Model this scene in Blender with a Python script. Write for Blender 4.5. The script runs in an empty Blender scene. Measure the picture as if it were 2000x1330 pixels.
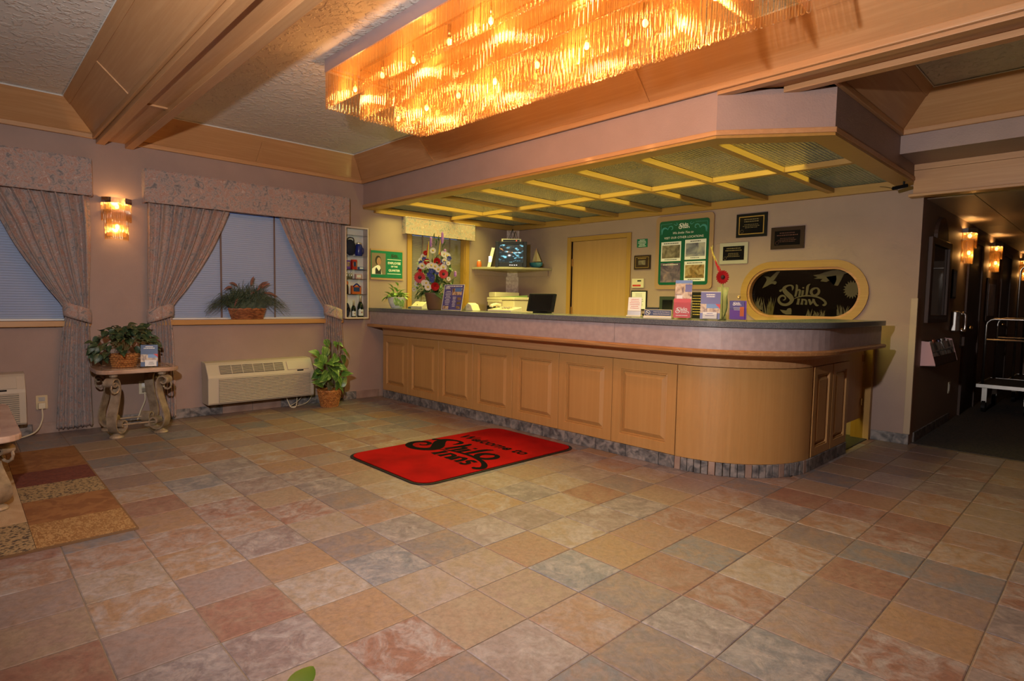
import bpy, bmesh, math, random
from mathutils import Vector, Matrix
random.seed(7)
sc = bpy.context.scene
COL = sc.collection
PI = math.pi

# ------------------------------------------------------------------ camera
T = 0.305                                   # floor tile pitch (m)
CAM = Vector((1.5121, -1.2488, 1.2121))
F_PX = 1141.92
YAW, PITCH, ROLL = (math.radians(a) for a in (46.28706, 3.83797, 0.99418))
_cy, _sy, _cp, _sp = math.cos(YAW), math.sin(YAW), math.cos(PITCH), math.sin(PITCH)
_f = Vector((-_sy * _cp, _cy * _cp, -_sp)); _r = Vector((_cy, _sy, 0)); _u = _r.cross(_f)
_cr, _sr = math.cos(ROLL), math.sin(ROLL)
RIGHT, UP, FWD = _cr * _r + _sr * _u, -_sr * _r + _cr * _u, _f
cam_d = bpy.data.cameras.new('camera'); cam_o = bpy.data.objects.new('camera', cam_d); COL.objects.link(cam_o)
cam_d.sensor_width = 36.0; cam_d.lens = F_PX * 36.0 / 2000.0; cam_d.clip_start = 0.02
cam_o.matrix_world = Matrix(((RIGHT.x, UP.x, -FWD.x, CAM.x), (RIGHT.y, UP.y, -FWD.y, CAM.y), (RIGHT.z, UP.z, -FWD.z, CAM.z), (0, 0, 0, 1)))
sc.camera = cam_o

# ------------------------------------------------------------------ world, lights, exposure
w = bpy.data.worlds.new('dusk'); sc.world = w; w.use_nodes = True
w.node_tree.nodes['Background'].inputs[0].default_value = (0.26, 0.38, 0.90, 1)
w.node_tree.nodes['Background'].inputs[1].default_value = 0.42
sc.view_settings.view_transform = 'Standard'; sc.view_settings.look = 'None'
sc.view_settings.exposure = 0.0; sc.view_settings.gamma = 1.0; sc.view_settings.use_curve_mapping = False
sc.cycles.use_denoising = True
sc.cycles.adaptive_threshold = .04; sc.cycles.adaptive_min_samples = 14
sc.cycles.max_bounces = 6; sc.cycles.transparent_max_bounces = 16; sc.cycles.diffuse_bounces = 3
sc.cycles.glossy_bounces = 2; sc.cycles.transmission_bounces = 4
sc.cycles.caustics_reflective = False; sc.cycles.caustics_refractive = False
sc.cycles.sample_clamp_indirect = 4.0

def light(name, kind, loc, power, color, **kw):
    d = bpy.data.lights.new(name, kind); d.energy = power; d.color = color
    for k, v in kw.items(): setattr(d, k, v)
    o = bpy.data.objects.new(name, d); COL.objects.link(o); o.location = loc
    return o
def aim(o, tgt):
    o.rotation_euler = (Vector(tgt) - o.location).to_track_quat('-Z', 'Y').to_euler()

FLASH = light('strobe_flash', 'SPOT', (0.48, -1.25, 1.85), 380, (1.0, 0.925, 0.87), spot_size=math.radians(166), spot_blend=.72, shadow_soft_size=0.035)
aim(FLASH, (-1.9, 2.6, 2.2))

XW, YB = -4.884, 4.852                      # window wall plane, back wall plane
ZC, ZCOVE = 2.843, 2.60                     # coffer ceiling, bottom of the coves
XE, YF = 4.0, -4.5                          # walls behind the camera
XH = 0.25                                   # hall wall plane
ZT = 1.103                                  # counter top

# ------------------------------------------------------------------ helpers
WM = {}
def world_mat(o): return WM.get(o.name, Matrix.Identity(4)) if o else Matrix.Identity(4)
def _tag(o, label=None, cat=None, group=None, kind=None):
    if label: o['label'] = label
    if cat: o['category'] = cat
    if group: o['group'] = group
    if kind: o['kind'] = kind
    return o
def thing(name, label, cat, loc=(0, 0, 0), rotz=0.0, group=None, kind=None):
    o = bpy.data.objects.new(name, None); COL.objects.link(o); o.empty_display_size = 0.1
    o.location = loc; o.rotation_euler = (0, 0, rotz)
    WM[o.name] = Matrix.Translation(Vector(loc)) @ Matrix.Rotation(rotz, 4, 'Z')
    return _tag(o, label, cat, group, kind)
def link(name, me, parent=None, m=None):
    """mesh object; m = local matrix"""
    o = bpy.data.objects.new(name, me); COL.objects.link(o)
    if parent: o.parent = parent
    if m is not None: o.matrix_local = m
    WM[o.name] = world_mat(parent) @ (m if m is not None else Matrix.Identity(4))
    return o
def dup(root, loc, rotz=0.0, label=None, group=None, scale=None):
    r = root.copy(); COL.objects.link(r); r.location = loc; r.rotation_euler = (0, 0, rotz)
    if scale: r.scale = scale
    if label: r['label'] = label
    if group: r['group'] = group
    for ch in list(root.children):
        c = ch.copy(); COL.objects.link(c); c.parent = r
        for g in list(ch.children):
            d = g.copy(); COL.objects.link(d); d.parent = c
    return r

class MB:
    """collects shapes; build() links them as one mesh object"""
    def __init__(s): s.v = []; s.f = []
    def add(s, vs, fs):
        n = len(s.v); s.v += [Vector(p) for p in vs]; s.f += [tuple(i + n for i in f) for f in fs]; return s
    def box(s, x0, x1, y0, y1, z0, z1):
        x0, x1 = min(x0, x1), max(x0, x1); y0, y1 = min(y0, y1), max(y0, y1); z0, z1 = min(z0, z1), max(z0, z1)
        return s.add([(x0, y0, z0), (x1, y0, z0), (x1, y1, z0), (x0, y1, z0), (x0, y0, z1), (x1, y0, z1), (x1, y1, z1), (x0, y1, z1)],
                     [(0, 3, 2, 1), (4, 5, 6, 7), (0, 1, 5, 4), (1, 2, 6, 5), (2, 3, 7, 6), (3, 0, 4, 7)])
    def prism(s, pts, off):
        """polygon pts (3D) extruded by vector off"""
        n = len(pts); off = Vector(off); a = [Vector(p) for p in pts]
        return s.add(a + [p + off for p in a], [tuple(range(n))[::-1], tuple(range(n, 2 * n))] + [(i, (i + 1) % n, (i + 1) % n + n, i + n) for i in range(n)])
    def tube(s, path, r, n=8, closed=False, cap=True):
        P = [Vector(p) for p in path]; N = len(P)
        if not hasattr(r, '__len__'): r = [r] * N
        up = None; rings = []
        for i in range(N):
            if closed: t = P[(i + 1) % N] - P[i - 1]
            else: t = P[min(i + 1, N - 1)] - P[max(i - 1, 0)]
            t = t.normalized() if t.length > 1e-9 else Vector((0, 0, 1))
            if up is None:
                up = Vector((0, 0, 1)) if abs(t.z) < .9 else Vector((1, 0, 0))
            a = (up - t * up.dot(t)); a = a.normalized() if a.length > 1e-6 else t.orthogonal().normalized()
            b = t.cross(a); up = a
            rings.append([P[i] + (a * math.cos(2 * PI * k / n) + b * math.sin(2 * PI * k / n)) * r[i] for k in range(n)])
        vs = [p for q in rings for p in q]; fs = []
        for i in range(N if closed else N - 1):
            j = (i + 1) % N
            for k in range(n): fs.append((i * n + k, i * n + (k + 1) % n, j * n + (k + 1) % n, j * n + k))
        if cap and not closed: fs += [tuple(range(n))[::-1], tuple(range((N - 1) * n, N * n))]
        return s.add(vs, fs)
    def lathe(s, prof, c=(0, 0, 0), n=20, sx=1.0, sy=1.0, cap=True):
        c = Vector(c); vs = []; fs = []; m = len(prof)
        for (r, z) in prof:
            for k in range(n): vs.append(c + Vector((r * sx * math.cos(2 * PI * k / n), r * sy * math.sin(2 * PI * k / n), z)))
        for i in range(m - 1):
            for k in range(n): fs.append((i * n + k, i * n + (k + 1) % n, (i + 1) * n + (k + 1) % n, (i + 1) * n + k))
        if cap: fs += [tuple(range(n))[::-1], tuple(range((m - 1) * n, m * n))]
        return s.add(vs, fs)
    def sphere(s, c, r, n=10, m=7, sx=1, sy=1, sz=1):
        prof = [(max(r * math.sin(PI * i / m), 1e-4), -r * math.cos(PI * i / m) * sz) for i in range(m + 1)]
        return s.lathe(prof, c, n, sx, sy)
    def grid(s, fn, nu, nv):
        vs = [fn(i / nu, j / nv) for j in range(nv + 1) for i in range(nu + 1)]
        return s.add(vs, [(j * (nu + 1) + i, j * (nu + 1) + i + 1, (j + 1) * (nu + 1) + i + 1, (j + 1) * (nu + 1) + i) for j in range(nv) for i in range(nu)])
    def xf(s, m):
        s.v = [m @ p for p in s.v]; return s
    def mesh(s, name, mat, smooth=False):
        me = bpy.data.meshes.new(name); me.from_pydata([tuple(p) for p in s.v], [], s.f)
        if mat: me.materials.append(mat)
        if smooth: me.polygons.foreach_set('use_smooth', [True] * len(me.polygons))
        me.update(); return me
    def build(s, name, mat, parent=None, smooth=False, world=False, bevel=0.0, solid=0.0, m=None, kind=None, label=None, seg=2):
        if world and parent:
            inv = world_mat(parent).inverted(); s.v = [inv @ p for p in s.v]
        o = link(name, s.mesh(name, mat, smooth), parent, m)
        if solid:
            md = o.modifiers.new('solid', 'SOLIDIFY'); md.thickness = solid; md.offset = 0
        if bevel:
            md = o.modifiers.new('bevel', 'BEVEL'); md.width = bevel; md.segments = seg; md.limit_method = 'ANGLE'; md.angle_limit = math.radians(35)
        if kind: o['kind'] = kind
        if label: o['label'] = label
        return o
def bx(*a): return MB().box(*a)
def struct(name, mb, mat, **kw):
    o = mb.build(name, mat, **kw); o['kind'] = 'structure'; return o
def spl(pts, n=6, closed=False):
    """Catmull-Rom through tuples of any dimension"""
    P = [tuple(p) for p in pts]; N = len(P); out = []
    rng = range(N if closed else N - 1)
    for i in rng:
        g = (lambda k: P[k % N]) if closed else (lambda k: P[min(max(k, 0), N - 1)])
        a, b, c, d = g(i - 1), g(i), g(i + 1), g(i + 2)
        for j in range(n):
            t = j / n
            out.append(tuple(.5 * (2 * b[q] + (c[q] - a[q]) * t + (2 * a[q] - 5 * b[q] + 4 * c[q] - d[q]) * t * t + (3 * b[q] - a[q] - 3 * c[q] + d[q]) * t ** 3) for q in range(len(b))))
    if not closed: out.append(P[-1])
    return out
def frame(o, ux, uy):
    """local plane: x along ux, y along uy, z = normal"""
    ux, uy = Vector(ux).normalized(), Vector(uy).normalized(); n = ux.cross(uy); o = Vector(o)
    return Matrix(((ux.x, uy.x, n.x, o.x), (ux.y, uy.y, n.y, o.y), (ux.z, uy.z, n.z, o.z), (0, 0, 0, 1)))

# ------------------------------------------------------------------ materials
def rgb(r, g, b): return tuple((c / 255 / 12.92 if c / 255 <= .04045 else ((c / 255 + .055) / 1.055) ** 2.4) for c in (r, g, b))
def mat(name, col, rough=.5, metal=0.0, cols=None, nscale=(6, 6, 6), detail=4, bump=0.0, bscale=None, spec=.5, emit=None, estr=0.0, trans=0.0, alpha=1.0, coat=0.0, dist=0.0, bramp=None):
    """procedural principled material; cols = list of (pos, colour) mixed by stretched noise"""
    m = bpy.data.materials.new(name); m.use_nodes = True; nt = m.node_tree; N = nt.nodes; L = nt.links
    b = N['Principled BSDF']; b.inputs['Base Color'].default_value = (*col, 1); b.inputs['Roughness'].default_value = rough
    b.inputs['Metallic'].default_value = metal; b.inputs['Specular IOR Level'].default_value = spec
    if trans: b.inputs['Transmission Weight'].default_value = trans
    if alpha < 1: b.inputs['Alpha'].default_value = alpha
    if coat: b.inputs['Coat Weight'].default_value = coat; b.inputs['Coat Roughness'].default_value = .1
    if emit: b.inputs['Emission Color'].default_value = (*emit, 1); b.inputs['Emission Strength'].default_value = estr
    tc = N.new('ShaderNodeTexCoord')
    def noise(scale, det, ds=0.0):
        mp = N.new('ShaderNodeMapping'); mp.inputs['Scale'].default_value = scale; L.new(tc.outputs['Object'], mp.inputs[0])
        n = N.new('ShaderNodeTexNoise'); n.inputs['Scale'].default_value = 1; n.inputs['Detail'].default_value = det; n.inputs['Distortion'].default_value = ds
        L.new(mp.outputs[0], n.inputs['Vector']); return n
    if cols:
        n = noise(nscale, detail, dist); r = N.new('ShaderNodeValToRGB'); el = r.color_ramp.elements
        while len(el) < len(cols): el.new(.5)
        for e, (p, c) in zip(el, cols): e.position = p; e.color = (*c, 1)
        L.new(n.outputs[0], r.inputs[0]); L.new(r.outputs[0], b.inputs['Base Color'])
    if bump:
        n = noise(bscale or nscale, 5); bp = N.new('ShaderNodeBump'); bp.inputs['Strength'].default_value = bump; bp.inputs['Distance'].default_value = .01
        src = n.outputs[0]
        if bramp:
            r2 = N.new('ShaderNodeValToRGB'); r2.color_ramp.elements[0].position, r2.color_ramp.elements[1].position = bramp; L.new(src, r2.inputs[0]); src = r2.outputs[0]
        L.new(src, bp.inputs['Height']); L.new(bp.outputs[0], b.inputs['Normal'])
    return m
def wood(name, a, b, axis, rough=.45, k=1.0):
    s = [38 * k] * 3; s[axis] = 1.6 * k
    return mat(name, a, rough, cols=[(.32, a), (.55, b), (.75, a)], nscale=tuple(s), detail=6, bump=.05, dist=.4, coat=.08)

OAK_A, OAK_B = (.52, .285, .13), (.465, .24, .102)
M = {}
M['wall'] = mat('vinyl_wallpaper', (.335, .235, .20), .75, cols=[(.3, (.32, .222, .188)), (.7, (.36, .25, .213))], nscale=(3, 3, 3), bump=.12, bscale=(160, 160, 160))
M['ceil'] = mat('knockdown_plaster', (.66, .62, .58), .5, cols=[(.3, (.635, .595, .555)), (.7, (.69, .65, .605))], nscale=(2, 2, 2), bump=.6, bscale=(22, 22, 22), bramp=(.50, .60))
M['plaster'] = mat('canopy_plaster', (.35, .25, .225), .6, cols=[(.3, (.335, .24, .215)), (.7, (.37, .265, .24))], nscale=(4, 4, 4), bump=.2, bscale=(90, 90, 90))
M['oak_x'] = wood('oak_grain_x', OAK_A, OAK_B, 0)
M['oak_y'] = wood('oak_grain_y', OAK_A, OAK_B, 1)
M['oak_z'] = wood('oak_grain_z', OAK_A, OAK_B, 2)
M['maple_z'] = wood('honey_maple_z', (.50, .265, .092), (.465, .238, .078), 2, .38, .6)
M['maple_y'] = wood('honey_maple_y', (.50, .265, .092), (.465, .238, .078), 1, .38, .6)
for _i, _ax in enumerate('xyz'): M['honey_' + _ax] = wood('honey_oak_' + _ax, (.40, .225, .055), (.36, .195, .045), _i)
M['mol'] = wood('red_oak_moulding', (.50, .27, .115), (.38, .17, .06), 0, .4, 1.6)
M['white_bead'] = mat('white_bead', (.75, .73, .70), .5)
M['grout'] = mat('grout', (.20, .145, .105), .9, bump=.3, bscale=(90, 90, 90))
M['grout_d'] = mat('grout_dark', (.13, .11, .10), .9)
M['base_tile'] = mat('slate_base_tile', (.20, .19, .19), .45, cols=[(.36, (.075, .07, .075)), (.5, (.17, .155, .155)), (.64, (.29, .25, .235))], nscale=(17, 17, 17), dist=.8, bump=.15, bscale=(30, 30, 30))
M['base_tile2'] = mat('rose_base_tile', (.30, .19, .15), .45, cols=[(.3, (.24, .15, .12)), (.7, (.38, .26, .21))], nscale=(7, 7, 7), bump=.15, bscale=(30, 30, 30))
M['laminate'] = mat('speckled_grey_laminate', (.16, .165, .175), .22, cols=[(.38, (.085, .09, .10)), (.55, (.135, .14, .155)), (.70, (.20, .21, .23))], nscale=(210, 210, 210), detail=3)
M['frieze'] = mat('mottled_mauve_laminate', (.39, .305, .305), .4, cols=[(.35, (.36, .28, .28)), (.65, (.43, .335, .335))], nscale=(22, 22, 22), detail=5)
M['cream'] = mat('cream_plastic', (.66, .58, .42), .4)
M['beige'] = mat('beige_enamel', (.52, .445, .355), .45)
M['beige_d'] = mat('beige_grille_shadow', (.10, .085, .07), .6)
M['black'] = mat('black_plastic', (.010, .010, .011), .4, spec=.2)
M['blackgloss'] = mat('black_gloss', (.008, .008, .009), .12, spec=.25)
M['white'] = mat('white_paint', (.78, .76, .72), .45)
M['paper'] = mat('white_paper', (.80, .78, .76), .7)
M['chrome'] = mat('polished_chrome', (.75, .75, .76), .12, 1.0)
M['steel'] = mat('brushed_steel', (.55, .53, .50), .3, 1.0)
M['brass'] = mat('aged_brass', (.62, .42, .18), .25, 1.0)
M['gold'] = mat('gold_foil', (.72, .50, .16), .3, .8)
M['glass'] = None
def simple_nodes(name):
    m = bpy.data.materials.new(name); m.use_nodes = True; nt = m.node_tree
    for n in list(nt.nodes): nt.nodes.remove(n)
    out = nt.nodes.new('ShaderNodeOutputMaterial'); return m, nt.nodes, nt.links, out
def glassy(name, tint, gloss, rough=.03, diffuse=None, dmix=0.0):
    """thin clear pane: transparent with a fresnel-weighted mirror layer"""
    m, N, L, out = simple_nodes(name)
    t = N.new('ShaderNodeBsdfTransparent'); t.inputs[0].default_value = (*tint, 1)
    g = N.new('ShaderNodeBsdfGlossy'); g.inputs['Roughness'].default_value = rough; g.inputs[0].default_value = (1, 1, 1, 1)
    lw = N.new('ShaderNodeLayerWeight'); lw.inputs[0].default_value = gloss
    mx = N.new('ShaderNodeMixShader'); L.new(lw.outputs['Fresnel'], mx.inputs[0]); L.new(t.outputs[0], mx.inputs[1]); L.new(g.outputs[0], mx.inputs[2])
    last = mx
    if diffuse:
        d = N.new('ShaderNodeBsdfTranslucent'); d.inputs[0].default_value = (*diffuse, 1)
        m2 = N.new('ShaderNodeMixShader'); m2.inputs[0].default_value = dmix; L.new(mx.outputs[0], m2.inputs[1]); L.new(d.outputs[0], m2.inputs[2]); last = m2
    L.new(last.outputs[0], out.inputs[0]); return m
M['glass'] = glassy('clear_glass', (.93, .95, .95), .12)
M['acrylic'] = glassy('clear_acrylic', (.95, .95, .95), .08)
def rod_material():
    """clear glass rod: mostly see-through, glossy skin that glints, faint amber scatter"""
    m, N, L, out = simple_nodes('cut_glass_rod')
    g = N.new('ShaderNodeBsdfGlossy'); g.inputs['Color'].default_value = (1.0, .95, .85, 1); g.inputs['Roughness'].default_value = .10
    t = N.new('ShaderNodeBsdfTransparent'); t.inputs[0].default_value = (1.0, .93, .80, 1)
    d = N.new('ShaderNodeBsdfTranslucent'); d.inputs[0].default_value = (1.0, .58, .20, 1)
    lw = N.new('ShaderNodeLayerWeight'); lw.inputs[0].default_value = .45
    mr = N.new('ShaderNodeMapRange'); mr.inputs['To Min'].default_value = .10; mr.inputs['To Max'].default_value = .55; L.new(lw.outputs['Facing'], mr.inputs['Value'])
    a = N.new('ShaderNodeMixShader'); L.new(mr.outputs[0], a.inputs[0]); L.new(t.outputs[0], a.inputs[1]); L.new(g.outputs[0], a.inputs[2])
    b = N.new('ShaderNodeMixShader'); b.inputs[0].default_value = .15; L.new(a.outputs[0], b.inputs[1]); L.new(d.outputs[0], b.inputs[2])
    L.new(b.outputs[0], out.inputs[0]); return m
M['rod'] = rod_material()
M['rod_hall'] = M['rod']

def fabric(name, scale=7.0, hue=0.0):
    m, N, L, out = simple_nodes(name)
    tc = N.new('ShaderNodeTexCoord'); b = N.new('ShaderNodeBsdfPrincipled'); b.inputs['Roughness'].default_value = .8; b.inputs['Sheen Weight'].default_value = .2
    n1 = N.new('ShaderNodeTexNoise'); n1.inputs['Scale'].default_value = scale * 2.0; n1.inputs['Detail'].default_value = 8; n1.inputs['Roughness'].default_value = .72; n1.inputs['Distortion'].default_value = 1.4
    L.new(tc.outputs['Object'], n1.inputs['Vector'])
    r = N.new('ShaderNodeValToRGB'); el = r.color_ramp.elements
    data = [(.32, (.12, .12, .135)), (.43, (.26, .22, .215)), (.50, (.42, .32, .285)), (.56, (.33, .165, .13)), (.63, (.52, .42, .375)), (.74, (.22, .205, .215))]
    while len(el) < len(data): el.new(.5)
    for e, (p, c) in zip(el, data): e.position = p; e.color = (*c, 1)
    L.new(n1.outputs[0], r.inputs[0]); L.new(r.outputs[0], b.inputs['Base Color'])
    n2 = N.new('ShaderNodeTexNoise'); n2.inputs['Scale'].default_value = 240; L.new(tc.outputs['Object'], n2.inputs['Vector'])
    bp = N.new('ShaderNodeBump'); bp.inputs['Strength'].default_value = .12; bp.inputs['Distance'].default_value = .004
    L.new(n2.outputs[0], bp.inputs['Height']); L.new(bp.outputs[0], b.inputs['Normal'])
    L.new(b.outputs[0], out.inputs[0]); return m
M['fabric'] = fabric('mottled_rose_fabric')
M['fabric_v'] = fabric('mottled_rose_valance', 9.0)

def tile_material():
    m, N, L, out = simple_nodes('slate_look_floor_tile')
    b = N.new('ShaderNodeBsdfPrincipled'); b.inputs['Roughness'].default_value = .42
    geo = N.new('ShaderNodeNewGeometry')
    sc_ = N.new('ShaderNodeVectorMath'); sc_.operation = 'SCALE'; sc_.inputs['Scale'].default_value = 1 / T; L.new(geo.outputs['Position'], sc_.inputs[0])
    fl = N.new('ShaderNodeVectorMath'); fl.operation = 'FLOOR'; L.new(sc_.outputs[0], fl.inputs[0])
    sep = N.new('ShaderNodeSeparateXYZ'); L.new(fl.outputs[0], sep.inputs[0]); cmb = N.new('ShaderNodeCombineXYZ'); L.new(sep.outputs[0], cmb.inputs[0]); L.new(sep.outputs[1], cmb.inputs[1])
    wn = N.new('ShaderNodeTexWhiteNoise'); wn.noise_dimensions = '2D'; L.new(cmb.outputs[0], wn.inputs['Vector'])
    def ramp(data, src, interp='LINEAR'):
        r = N.new('ShaderNodeValToRGB'); r.color_ramp.interpolation = interp; el = r.color_ramp.elements
        while len(el) < len(data): el.new(.5)
        for e, (p, c) in zip(el, data): e.position = p; e.color = (*c, 1)
        L.new(src, r.inputs[0]); return r
    A = ramp([(0, (0.264, 0.159, 0.117)), (.15, (0.200, 0.147, 0.149)), (.28, (0.273, 0.204, 0.159)), (.42, (0.225, 0.117, 0.094)), (.53, (0.184, 0.151, 0.164)), (.64, (0.281, 0.176, 0.113)), (.77, (0.241, 0.188, 0.187)), (.88, (0.168, 0.164, 0.192))], wn.outputs['Value'], 'CONSTANT')
    B = ramp([(0, (0.293, 0.235, 0.236)), (.25, (0.265, 0.177, 0.138)), (.5, (0.328, 0.284, 0.284)), (.75, (0.251, 0.171, 0.154))], wn.outputs['Color'], 'CONSTANT')
    # offset the marbling per tile
    off = N.new('ShaderNodeVectorMath'); off.operation = 'SCALE'; off.inputs['Scale'].default_value = 37.0; L.new(wn.outputs['Color'], off.inputs[0])
    ad = N.new('ShaderNodeVectorMath'); ad.operation = 'ADD'; L.new(geo.outputs['Position'], ad.inputs[0]); L.new(off.outputs[0], ad.inputs[1])
    n1 = N.new('ShaderNodeTexNoise'); n1.inputs['Scale'].default_value = 10; n1.inputs['Detail'].default_value = 11; n1.inputs['Roughness'].default_value = .74; n1.inputs['Distortion'].default_value = .7; L.new(ad.outputs[0], n1.inputs['Vector'])
    mr = ramp([(.43, (0, 0, 0)), (.64, (1, 1, 1))], n1.outputs[0])
    mix = N.new('ShaderNodeMix'); mix.data_type = 'RGBA'; L.new(mr.outputs[0], mix.inputs['Factor']); L.new(A.outputs[0], mix.inputs[6]); L.new(B.outputs[0], mix.inputs[7])
    n2 = N.new('ShaderNodeTexNoise'); n2.inputs['Scale'].default_value = 42; n2.inputs['Detail'].default_value = 8; n2.inputs['Roughness'].default_value = .7; L.new(ad.outputs[0], n2.inputs['Vector'])
    d2 = ramp([(.30, (.62, .60, .58)), (.60, (1.08, 1.06, 1.02))], n2.outputs[0])
    mul = N.new('ShaderNodeMix'); mul.data_type = 'RGBA'; mul.blend_type = 'MULTIPLY'; mul.inputs['Factor'].default_value = .8; L.new(mix.outputs[2], mul.inputs[6]); L.new(d2.outputs[0], mul.inputs[7])
    L.new(mul.outputs[2], b.inputs['Base Color'])
    bp = N.new('ShaderNodeBump'); bp.inputs['Strength'].default_value = .6; bp.inputs['Distance'].default_value = .006; L.new(n1.outputs[0], bp.inputs['Height'])
    L.new(bp.outputs[0], b.inputs['Normal']); L.new(b.outputs[0], out.inputs[0]); return m
M['tile'] = tile_material()
M['carpet'] = mat('dark_hall_carpet', (.035, .03, .026), .95, cols=[(.35, (.02, .018, .016)), (.65, (.06, .045, .035))], nscale=(60, 60, 60), bump=.4, bscale=(220, 220, 220))
M['hallwall'] = mat('brown_hall_wallpaper', (.30, .22, .17), .6, bump=.1, bscale=(120, 120, 120))
M['hallceil'] = mat('hall_ceiling_panel', (.42, .32, .24), .5, bump=.2, bscale=(40, 40, 40))
M['darkwood'] = wood('dark_walnut', (.075, .034, .02), (.05, .022, .013), 2, .6)

# ------------------------------------------------------------------ the room shell
# floor: slab in grout colour, tiles laid on it one by one
struct('floor', bx(XW - .1, XE, YF, YB + .09, -.10, -.0035), M['grout'])
floor = bpy.data.objects['floor']; floor['label'] = 'slate-look square tiles with sandy grout'
def tile_mesh(seed):
    r = random.Random(seed); h = T / 2 - .0022; e = .004; mb = MB()
    j = [r.uniform(-.0009, .0009) for _ in range(4)]
    q = [(-h, -h), (h, -h), (h, h), (-h, h)]
    low = [(x + (j[i] if x > 0 else -j[i]), y, -.008) for i, (x, y) in enumerate(q)]
    mid = [(x, y, -.0018) for x, y, _ in low]
    top = [(x * (1 - e / h), y * (1 - e / h), r.uniform(-.0004, .0004)) for x, y, _ in low]
    mb.add(low + mid + top, [(i, (i + 1) % 4, (i + 1) % 4 + 4, i + 4) for i in range(4)] + [(i + 4, (i + 1) % 4 + 4, (i + 1) % 4 + 8, i + 8) for i in range(4)] + [(8, 9, 10, 11)])
    return mb
TILES = [tile_mesh(k).mesh('tile', M['tile']) for k in range(5)]
def proj(p):
    d = Vector(p) - CAM; z = d.dot(FWD)
    return None if z < .15 else (1000 + F_PX * d.dot(RIGHT) / z, 665 - F_PX * d.dot(UP) / z, z)
cells = []
for i in range(-17, 14):
    for j in range(-15, 17):
        x, y = (i + .5) * T, (j + .5) * T
        if x - T / 2 > XE or y + T / 2 < YF: continue
        if x > XH and y > 4.9: continue
        p = proj((x, y, 0)); hid = (x < -.25 and y > 2.75) or (x < -.72 and y > 2.62)
        vis = p and -60 < p[0] < 2060 and 600 < p[1] < 1420 and not hid
        cells.append((p[2] if vis else 99, x, y))
cells.sort()
rest = MB()
for n, (d, x, y) in enumerate(cells):
    if d < 99 and n < 300:
        o = link('tile', TILES[n % 5], floor, Matrix.Translation((x, y, random.uniform(-.0005, .0003))))
    else:
        t = tile_mesh(n % 5)
        x0, x1, y0, y1 = XW + .002, XE, YF, YB + .08
        vs = [Vector((min(max(p.x + x, x0), x1), min(max(p.y + y, y0), y1), p.z)) for p in t.v]
        rest.add(vs, t.f)
rest.build('tile_field', M['tile'], floor, kind='stuff')

# window wall with three openings: (y0, y1, z0, z1)
WIN = [(-2.30, -.42, .975, 2.12), (.17, 2.02, .975, 2.12), (3.04, 3.93, 1.08, 2.10)]
def wall_with_holes(a0, a1, z0, z1, holes, fn):
    mb = MB(); cur = a0
    for (h0, h1, g0, g1) in holes:
        if h0 > cur: fn(mb, cur, h0, z0, z1)
        fn(mb, h0, h1, z0, g0); fn(mb, h0, h1, g1, z1); cur = h1
    fn(mb, cur, a1, z0, z1); return mb
struct('wall_left', wall_with_holes(YF, YB + .12, -.1, 3.0, WIN, lambda mb, a, b, c, d: mb.box(XW - .14, XW, a, b, c, d)), M['wall'])
# back wall with oval window opening and door opening
DOOR = (-3.73, -2.82, 0, 2.03)
OV = dict(cx=-.73, cz=1.345, hw=.52, hh=.232)          # glass half sizes
OVB = (OV['cx'] - .62, OV['cx'] + .62, OV['cz'] - .32, OV['cz'] + .32)
bw = wall_with_holes(XW, XH, -.1, 3.0, [DOOR, OVB], lambda mb, a, b, c, d: mb.box(a, b, YB, YB + .12, c, d) if d > c else None)
def stadium(cx, cz, hw, hh, n=16):
    pts = []
    for k in range(n + 1): a = -PI / 2 + PI * k / n; pts.append((cx + hw - hh + hh * math.cos(a), cz + hh * math.sin(a)))
    for k in range(n + 1): a = PI / 2 + PI * k / n; pts.append((cx - hw + hh + hh * math.cos(a), cz + hh * math.sin(a)))
    return pts
ring = stadium(OV['cx'], OV['cz'], OV['hw'] + .03, OV['hh'] + .03)
# fill between the rectangular opening and the stadium
ro = [(min(max(OV['cx'] + (x - OV['cx']) * 9, OVB[0]), OVB[1]), min(max(OV['cz'] + (z - OV['cz']) * 9, OVB[2]), OVB[3])) for x, z in ring]
n = len(ring)
for yy in (YB,):
    bw.add([(x, yy, z) for x, z in ring] + [(x, yy, z) for x, z in ro], [(i, i + n, (i + 1) % n + n, (i + 1) % n) for i in range(n)])
bw.add([(x, YB, z) for x, z in ring] + [(x, YB + .12, z) for x, z in ring], [(i, (i + 1) % n, (i + 1) % n + n, i + n) for i in range(n)])
struct('wall_back', bw, M['wall'])
struct('wall_right', bx(XE, XE + .1, YF, YB + .1, -.1, 3.0), M['wall'])
struct('wall_front', bx(XW - .14, XE, YF - .1, YF, -.1, 3.0), M['wall'])
# room beyond the oval window and door: a dim office
struct('wall_office', MB().box(XW, -.02, 7.4, 7.5, 0, 2.6).box(XW - .1, XW, YB + .12, 7.4, 0, 2.6).box(-.1, 0, YB + .12, 7.4, 0, 2.6).box(XW, 0, YB + .12, 7.4, -.1, 0).box(XW, 0, YB + .12, 7.4, 2.6, 2.7), M['hallwall'])
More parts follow.
